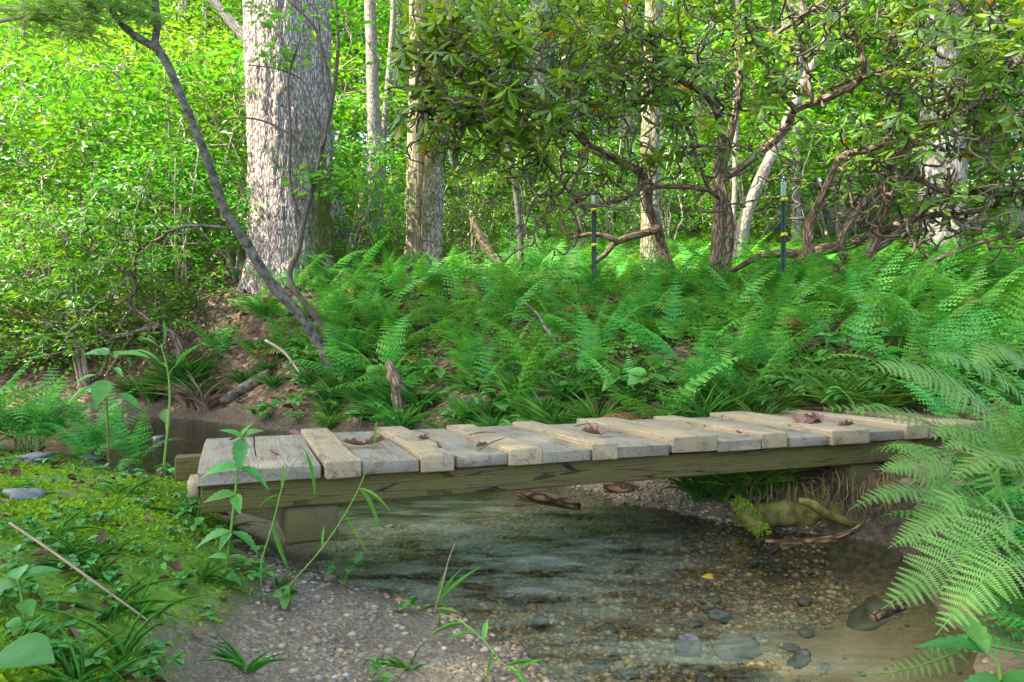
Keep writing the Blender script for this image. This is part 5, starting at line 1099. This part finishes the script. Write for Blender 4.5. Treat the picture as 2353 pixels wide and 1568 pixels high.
flat_leaf('dead_leaf', 'brown leaf lying on mud beside the support block', 775, 1325, .05, .05, M_LITTER)

# ------------------------------------------------------------------ grass
T_BL = tmpl_strip(5, lambda s: .5 * (1 - s ** 1.6) * np.minimum(1, .5 + s * 3), fold=.25, droop=.95, power=2.2)
T_BL2 = tmpl_strip(5, lambda s: .5 * (1 - s ** 1.6) * np.minimum(1, .5 + s * 3), fold=.25, droop=.5, power=2.0)
def tuft_mesh(nb, L, wd, tilt=.55):
    mb_ = MB(); a = rng.uniform(0, 6.28, nb); k = rng.uniform(.1, 1, nb) * tilt
    d = np.stack([np.cos(a) * k, np.sin(a) * k, np.ones(nb)], -1); h = nb // 2
    p = np.stack([np.cos(a), np.sin(a), 0 * a], -1) * rng.uniform(0, .03, (nb, 1)); Ls = L * rng.uniform(.5, 1.15, nb)
    up = np.tile([0, 0, 1.0], (nb, 1)) + rng.normal(0, .15, (nb, 3))
    leaves(mb_, p[:h], d[:h], up[:h], Ls[:h], wd, T_BL); leaves(mb_, p[h:], d[h:], up[h:], Ls[h:], wd, T_BL2); return mb_.mesh('grass_tuft', True)
TUFT = [tuft_mesh(95, .30, .0030, .55) for _ in range(4)]; TUFTS = [tuft_mesh(13, .15, .0028, 1.0) for _ in range(4)]; STRAW = [tuft_mesh(40, .3, .005, .5) for _ in range(2)]
for q in TUFT + TUFTS: q.materials.append(M_GRASS)
for q in STRAW: q.materials.append(M_STRAW)
def tuft(me, lb, grp, x, y, s, dz=0): return tag(obj('grass_tuft', me, None, None, (x, y, gz(x, y) - .01 + dz), (0, 0, rng.uniform(0, 6.28)), s), lb, 'grass', grp)
i = 0
while i < 70:
    x = rng.uniform(-1.6, 3.0); e = rng.uniform(-.45, .5) ; y = float(np.interp(x, [-3, -1.7, -1, -.4, .1, .45, .9, 1.3, 1.8, 3], [7.35, 6.35, 5.75, 5.05, 4.5, 4.15, 3.95, 3.95, 3.85, 3.6])) + e
    tuft(TUFT[i % 4], 'arching green grass tuft along the foot of the far bank', 'grass tufts along the foot of the far bank', x, y, rng.uniform(.5, .95)); i += 1
for x, y, s in [(.82, 3.2, .7), (.9, 3.12, .75), (.98, 3.08, .8), (1.05, 3.05, .7), (.88, 3.3, .8)]:
    tuft(TUFT[int(rng.integers(4))], 'grass tuft hanging over the gravel bar under the bridge', 'grass tufts under the bridge', x, y, s)
for px, py, d, s in [(400, 870, 7.3, 1.1), (425, 860, 7.3, 1.3), (445, 880, 7.2, 1.0), (380, 880, 7.35, 1.0), (350, 900, 7.3, .9), (475, 900, 7.1, .9), (410, 830, 7.45, 1.4), (440, 830, 7.45, 1.3), (310, 900, 7.4, .9)]:
    p = gp(px, py, d); tuft(TUFT[int(rng.integers(4))], 'tall loose grass tuft at the back of the left pool', 'tall grass behind the left pool', p[0], p[1], s)
for k in range(26):
    x = rng.uniform(-2.7, -1.3); y = float(np.interp(x, [-3, -1.7, -1], [7.35, 6.35, 5.75])) + rng.uniform(-.1, .7)
    tuft(TUFT[k % 4], 'green grass tuft on the slope below the big trunk', 'grass tufts below the big trunk', x, y, rng.uniform(.5, .9))
for px, d, s in [(450, 7.05, 1.1), (465, 7.0, 1.2), (430, 7.1, 1.0), (480, 6.95, .9)]:
    p = gp(px, 900, d); tuft(STRAW[int(rng.integers(2))], 'dry straw coloured grass stalks drooping to the left pool', 'dry stalks at the left pool', p[0], p[1], s)
for k in range(46):
    px, py = rng.uniform(0, 560), rng.uniform(1130, 1560)
    x, y = px_on(px, py, .22); z = gz(x, y)
    if moss_w(np.array([x]), np.array([y]), np.array([z]))[0] < .3 or y < 1.05: continue
    tuft(TUFTS[k % 4], 'small grass tuft in the moss at lower left', 'small grass tufts in the moss', x, y, rng.uniform(.45, .85))
for px, py, z, s in [(560, 1540, .05, .8), (940, 1530, -.02, .6), (640, 1360, .05, .5)]:
    x, y = px_on(px, py, z); tuft(TUFTS[int(rng.integers(4))], 'single sprig of grass on the bare gravel spit', 'grass sprigs on the gravel spit', x, y, s)

# traced grass stems and herbs
T_OV = tmpl_strip(8, lambda s: np.sin(math.pi * np.clip(s, .02, .99) ** .8) ** .9 * .5, fold=.22, droop=.22, tooth=.0)
T_TO = tmpl_strip(14, lambda s: np.sin(math.pi * np.clip(s, .015, .995) ** .72) ** .95 * .5, fold=.25, droop=.25, tooth=.09)
LEAFM = {}
def herb(name, label, cat, stem, d, rad, lf_, mat=None, stemmat=None, tm=None, group=None):
    """stem: photo pixels foot to top; lf_: (fraction along, azimuth deg, elevation deg, length m, width ratio[, petiole])"""
    d = np.broadcast_to(np.asarray(d, float), (len(stem),)); pts = smooth_path([P(px, py, dd) for (px, py), dd in zip(stem, d)], 6)
    foot = pts[0].copy(); g = gz(foot[0], foot[1])
    if foot[2] > g: pts = np.vstack([[foot[0], foot[1], g - .01], pts]); foot = pts[0].copy()
    t = thing(name, label, cat, tuple(foot), group); b = MB(); tube(b, pts - foot, [rad, rad * .8, rad * .4], 6)
    s = np.concatenate([[0], np.cumsum(np.linalg.norm(np.diff(pts, axis=0), axis=1))]); s /= s[-1]
    items = []
    for L_ in lf_:
        fr_, az, el, ln_, wr = L_[:5]; pet = L_[5] if len(L_) > 5 else 0.0
        p = np.array([np.interp(fr_, s, pts[:, i]) for i in range(3)]) - foot
        dr = np.array([math.cos(R(az)) * math.cos(R(el)), math.sin(R(az)) * math.cos(R(el)), math.sin(R(el))])
        if pet: tube(b, smooth_path([p, p + dr * pet * .5 + np.array([0, 0, .012]), p + dr * pet], 3), [rad * .5, rad * .35], 4); p = p + dr * pet
        items.append((p, dr, ln_, wr))
    obj('stem', b.mesh('stem', True), stemmat or M_STEM, t)
    for p, dr, ln_, wr in items:
        mb_ = MB(); up = np.array([[rng.normal(0, .25), rng.normal(0, .25) - .35, 1.0]]); leaves(mb_, np.zeros((1, 3)), dr[None], up, ln_, ln_ * wr, tm or T_TO); obj('leaf', mb_.mesh('leaf', True), mat or M_HERB, t, tuple(p))
    return t
herb('upright_herb', 'upright herb with toothed leaves in front of the left bridge end', 'herb', [(520, 1300), (533, 1200), (543, 1110), (548, 1060), (556, 1005)], [1.88, 1.87, 1.86, 1.86, 1.86], .0035,
     [(.99, 200, 35, .06, .4), (.99, 340, 30, .065, .4), (.99, 60, 60, .05, .4), (.99, -80, -55, .085, .45), (.80, 185, -5, .10, .36), (.80, -10, -20, .10, .34), (.62, 210, 0, .075, .4), (.62, -60, -30, .06, .5), (.36, 190, -12, .095, .38), (.36, -15, -18, .095, .4), (.36, -100, -20, .06, .4), (.18, 170, 10, .06, .4), (.18, 10, 5, .06, .45), (.06, 220, 0, .06, .5), (.06, -30, 0, .06, .5)])
herb('jewelweed', 'tall herb with broad oval leaves standing before the left pool', 'herb', [(250, 1060), (247, 960), (243, 890), (250, 845), (258, 815)], 3.4, .0048,
     [(.99, 175, 10, .13, .42, .02), (.99, 5, 5, .14, .42, .03), (.97, 150, 25, .11, .42, .03), (.9, -40, -10, .10, .3, .05), (.85, 200, -15, .10, .42, .05), (.82, -80, -40, .14, .6, .03), (.78, 215, -25, .12, .42, .06), (.72, 20, -30, .12, .4, .06), (.95, 80, 30, .1, .42, .02), (.7, 170, 0, .1, .4, .05)], stemmat=M_STEM_BR, tm=T_OV)
herb('jewelweed', 'tall green stalk forked at the top with one drooping leaf by the pool', 'herb', [(378, 1058), (388, 960), (390, 900), (385, 850), (372, 800)], 3.3, .006,
     [(.38, 120, 40, .11, .45, .09), (.8, 20, 55, .16, .10, .05), (.85, 160, 30, .18, .08, .05), (.99, 100, 70, .14, .10, .02), (.99, 160, 25, .16, .08, .02)], tm=T_OV)
herb('bent_grass_stem', 'bent grass stem with a folded blade before the left beam end', 'grass', [(600, 1290), (628, 1200), (655, 1100), (690, 1045), (703, 1032)], 1.84, .0022,
     [(.99, -8, -72, .125, .07), (.5, 10, -72, .13, .08), (.72, 100, 60, .08, .08), (.68, 185, -18, .06, .06)], M_GRASS, M_STEM, T_OV)
herb('slender_grass_stem', 'slender green grass stem rising in front of the beam', 'grass', [(665, 1345), (740, 1260), (800, 1170), (838, 1090), (862, 1015)], 1.86, .0022,
     [(.99, 75, 80, .06, .12), (.75, -20, -50, .12, .06), (.75, -5, -25, .10, .05), (.55, 20, 20, .05, .1), (.40, 100, 60, .06, .12), (.6, 10, -60, .12, .05)], M_GRASS, M_STEM, T_OV)
herb('grass_sprig', 'grass sprig with a dry broken stalk at the water edge', 'grass', [(1000, 1400), (1015, 1350), (1030, 1290), (1045, 1250)], 2.12, .003,
     [(.15, 30, 55, .13, .07), (.15, 10, 45, .17, .06), (.2, 60, 70, .10, .09), (.1, -30, 10, .09, .08), (.15, 190, -10, .08, .08)], M_GRASS, M_STRAW, T_OV)
herb('creeping_grass', 'creeping grass runner on the gravel at bottom centre', 'grass', [(1010, 1410), (1060, 1430), (1110, 1470), (1150, 1520), (1190, 1550)], [2.0, 1.93, 1.82, 1.72, 1.66], .003,
     [(.9, -10, 20, .09, .09), (.9, -50, -5, .09, .1), (.75, -100, -10, .1, .09), (.6, 80, 45, .06, .25), (.5, 200, 5, .08, .1), (.35, 190, -5, .1, .1), (.98, 10, 30, .07, .12), (.98, -70, 0, .07, .1)], M_GRASS, M_STEM, T_OV)
herb('broadleaf_herb', 'large green leaves at the bottom right corner under the ferns', 'herb', [(2300, 1568), (2290, 1520), (2262, 1500)], 1.36, .004,
     [(.99, 170, 12, .12, .28), (.8, 195, -5, .11, .34), (.6, 210, 5, .09, .4), (.8, -60, 20, .1, .4), (.99, 100, 40, .12, .4)])
herb('broadleaf_herb', 'big heart shaped leaves at the left edge of the foreground', 'herb', [(60, 1440), (50, 1380), (40, 1330)], 1.30, .003, [(.99, 30, 15, .068, .7), (.9, 200, -5, .065, .7), (.6, -40, -5, .05, .6), (.99, 120, 20, .055, .6)], tm=T_OV)
herb('broadleaf_herb', 'broad rounded leaf in the bottom left corner', 'herb', [(-30, 1600), (-20, 1540), (0, 1500)], 1.06, .003, [(.99, -10, 5, .085, .85), (.8, -60, 5, .05, .6)], tm=T_OV)
# small weeds in the moss and on the banks
def weed_mesh(seed):
    b = MB(); nb = int(rng.integers(3, 6)); it = []
    for s in range(nb):
        a = rng.uniform(0, 6.28); h = rng.uniform(.03, .09); tip = np.array([math.cos(a) * h * .5, math.sin(a) * h * .5, h]); tube(b, smooth_path([(0, 0, -.01), tip * np.array([.3, .3, .6]), tip], 3), [.0014, .001], 4)
        for q in range(int(rng.integers(3, 5))): it.append((tip, a + rng.normal(0, 1.2)))
    st_ = b.mesh('stem', True); st_.materials.append(M_STEM); out = []
    for tip, a in it:
        out.append((tip, a))
    return st_, out
WL = []
for k in range(3):
    mb_ = MB(); leaves(mb_, np.zeros((1, 3)), np.array([[1.0, 0, .1]]), np.array([[0, 0, 1.0]]), .045, .045 * [.5, .62, .8][k], tmpl_strip(6, lambda s: np.sin(math.pi * np.clip(s, .02, .99) ** .8) ** .8 * .5, fold=.2, droop=.2)); me = mb_.mesh('leaf', True); me.materials.append(M_HERB); WL.append(me)
WE = [weed_mesh(k) for k in range(5)]
def weed(lb, grp, x, y, s):
    t = thing('weed', lb, 'weed', (x, y, gz(x, y)), grp, rng.uniform(0, 6.28)); t.scale = (s,) * 3; st_, it = WE[int(rng.integers(5))]; obj('stem', st_, None, t); k = int(rng.integers(3))
    for tip, a in it: obj('leaf', WL[k], None, t, tuple(tip), (rng.normal(0, .25), rng.normal(.1, .25), a), rng.uniform(.7, 1.25))
k = 0; tries = 0
while k < 95 and tries < 1500:
    tries += 1
    px, py = rng.uniform(0, 660), rng.uniform(1060, 1560); x, y = px_on(px, py, .22); z = gz(x, y)
    if moss_w(np.array([x]), np.array([y]), np.array([z]))[0] < .25 or y < 1.1: continue
    weed('small green weed with rounded leaves in the moss at lower left', 'weeds in the moss', x, y, rng.uniform(.28, .6)); k += 1
for px, py, z, s in [(575, 1300, .12, .8), (600, 1330, .10, .65), (650, 1380, .07, .7), (560, 1340, .12, .6), (790, 1320, .02, .8), (480, 1220, .2, .8), (455, 1180, .22, .8), (420, 1075, .2, .9), (350, 1060, .2, 1.0), (300, 1070, .2, .9), (880, 1560, .0, .6), (930, 1400, -.02, .5)]:
    x, y = px_on(px, py, z); weed('leafy weed growing round the left bridge footing and spit', 'weeds round the left footing', x, y, s)
for k in range(130):
    x = rng.uniform(-2.2, 2.6); y = float(np.interp(x, [-3, -1.7, -1, -.4, .1, .45, .9, 1.3, 1.8, 3], [7.35, 6.35, 5.75, 5.05, 4.5, 4.15, 3.95, 3.95, 3.85, 3.6])) + rng.uniform(-.42, .9)
    weed('leafy weed among grass on the far bank', 'weeds on the far bank', x, y, rng.uniform(1.2, 2.6))
# moss tufts as one mass
s_ = scatter(64000, -2.4, -.45, 1.0, 3.6, lambda x, y, z: rng.uniform(size=len(x)) < moss_w(x, y, z) * np.clip(.55 + fbm(x * 5, y * 5, 0, 95, 3) * 1.6, .08, 1) * np.clip(1.7 - y * .35, .3, 1)); n_ = len(s_)
mb_ = MB(); L = rng.uniform(.006, .02, n_); leaves(mb_, s_, rand_dirs(n_, .1, .95), rand_ups(n_, .9), L, L * .45, T_LEAF)
tag(obj('moss_cover', mb_.mesh('moss_cover'), M_MOSS), 'bright yellow green moss carpeting the left bank', 'moss', None, 'stuff')

# small groups of look-alikes: say which one by its place in the row
ORD = ['leftmost', 'second', 'third', 'fourth', 'fifth', 'sixth', 'seventh', 'eighth', 'ninth', 'tenth', 'eleventh', 'twelfth', 'thirteenth', 'fourteenth', 'fifteenth', 'sixteenth', 'seventeenth', 'eighteenth', 'nineteenth', 'twentieth', 'twenty-first', 'twenty-second', 'twenty-third', 'twenty-fourth']
from collections import defaultdict
fam = defaultdict(list)
for o in sc.objects:
    if o.parent is None and 'label' in o and 'group' in o and o.get('kind') is None: fam[o['label']].append(o)
for lb, os_ in fam.items():
    if 1 < len(os_) <= 24 and 'overhead' not in lb:
        os_.sort(key=lambda o: o.location.x / max(.3, o.location.y))
        for i, o in enumerate(os_): o['label'] = lb + (', the leftmost' if i == 0 else ', the rightmost' if i == len(os_) - 1 else ', %s from left' % ORD[i])
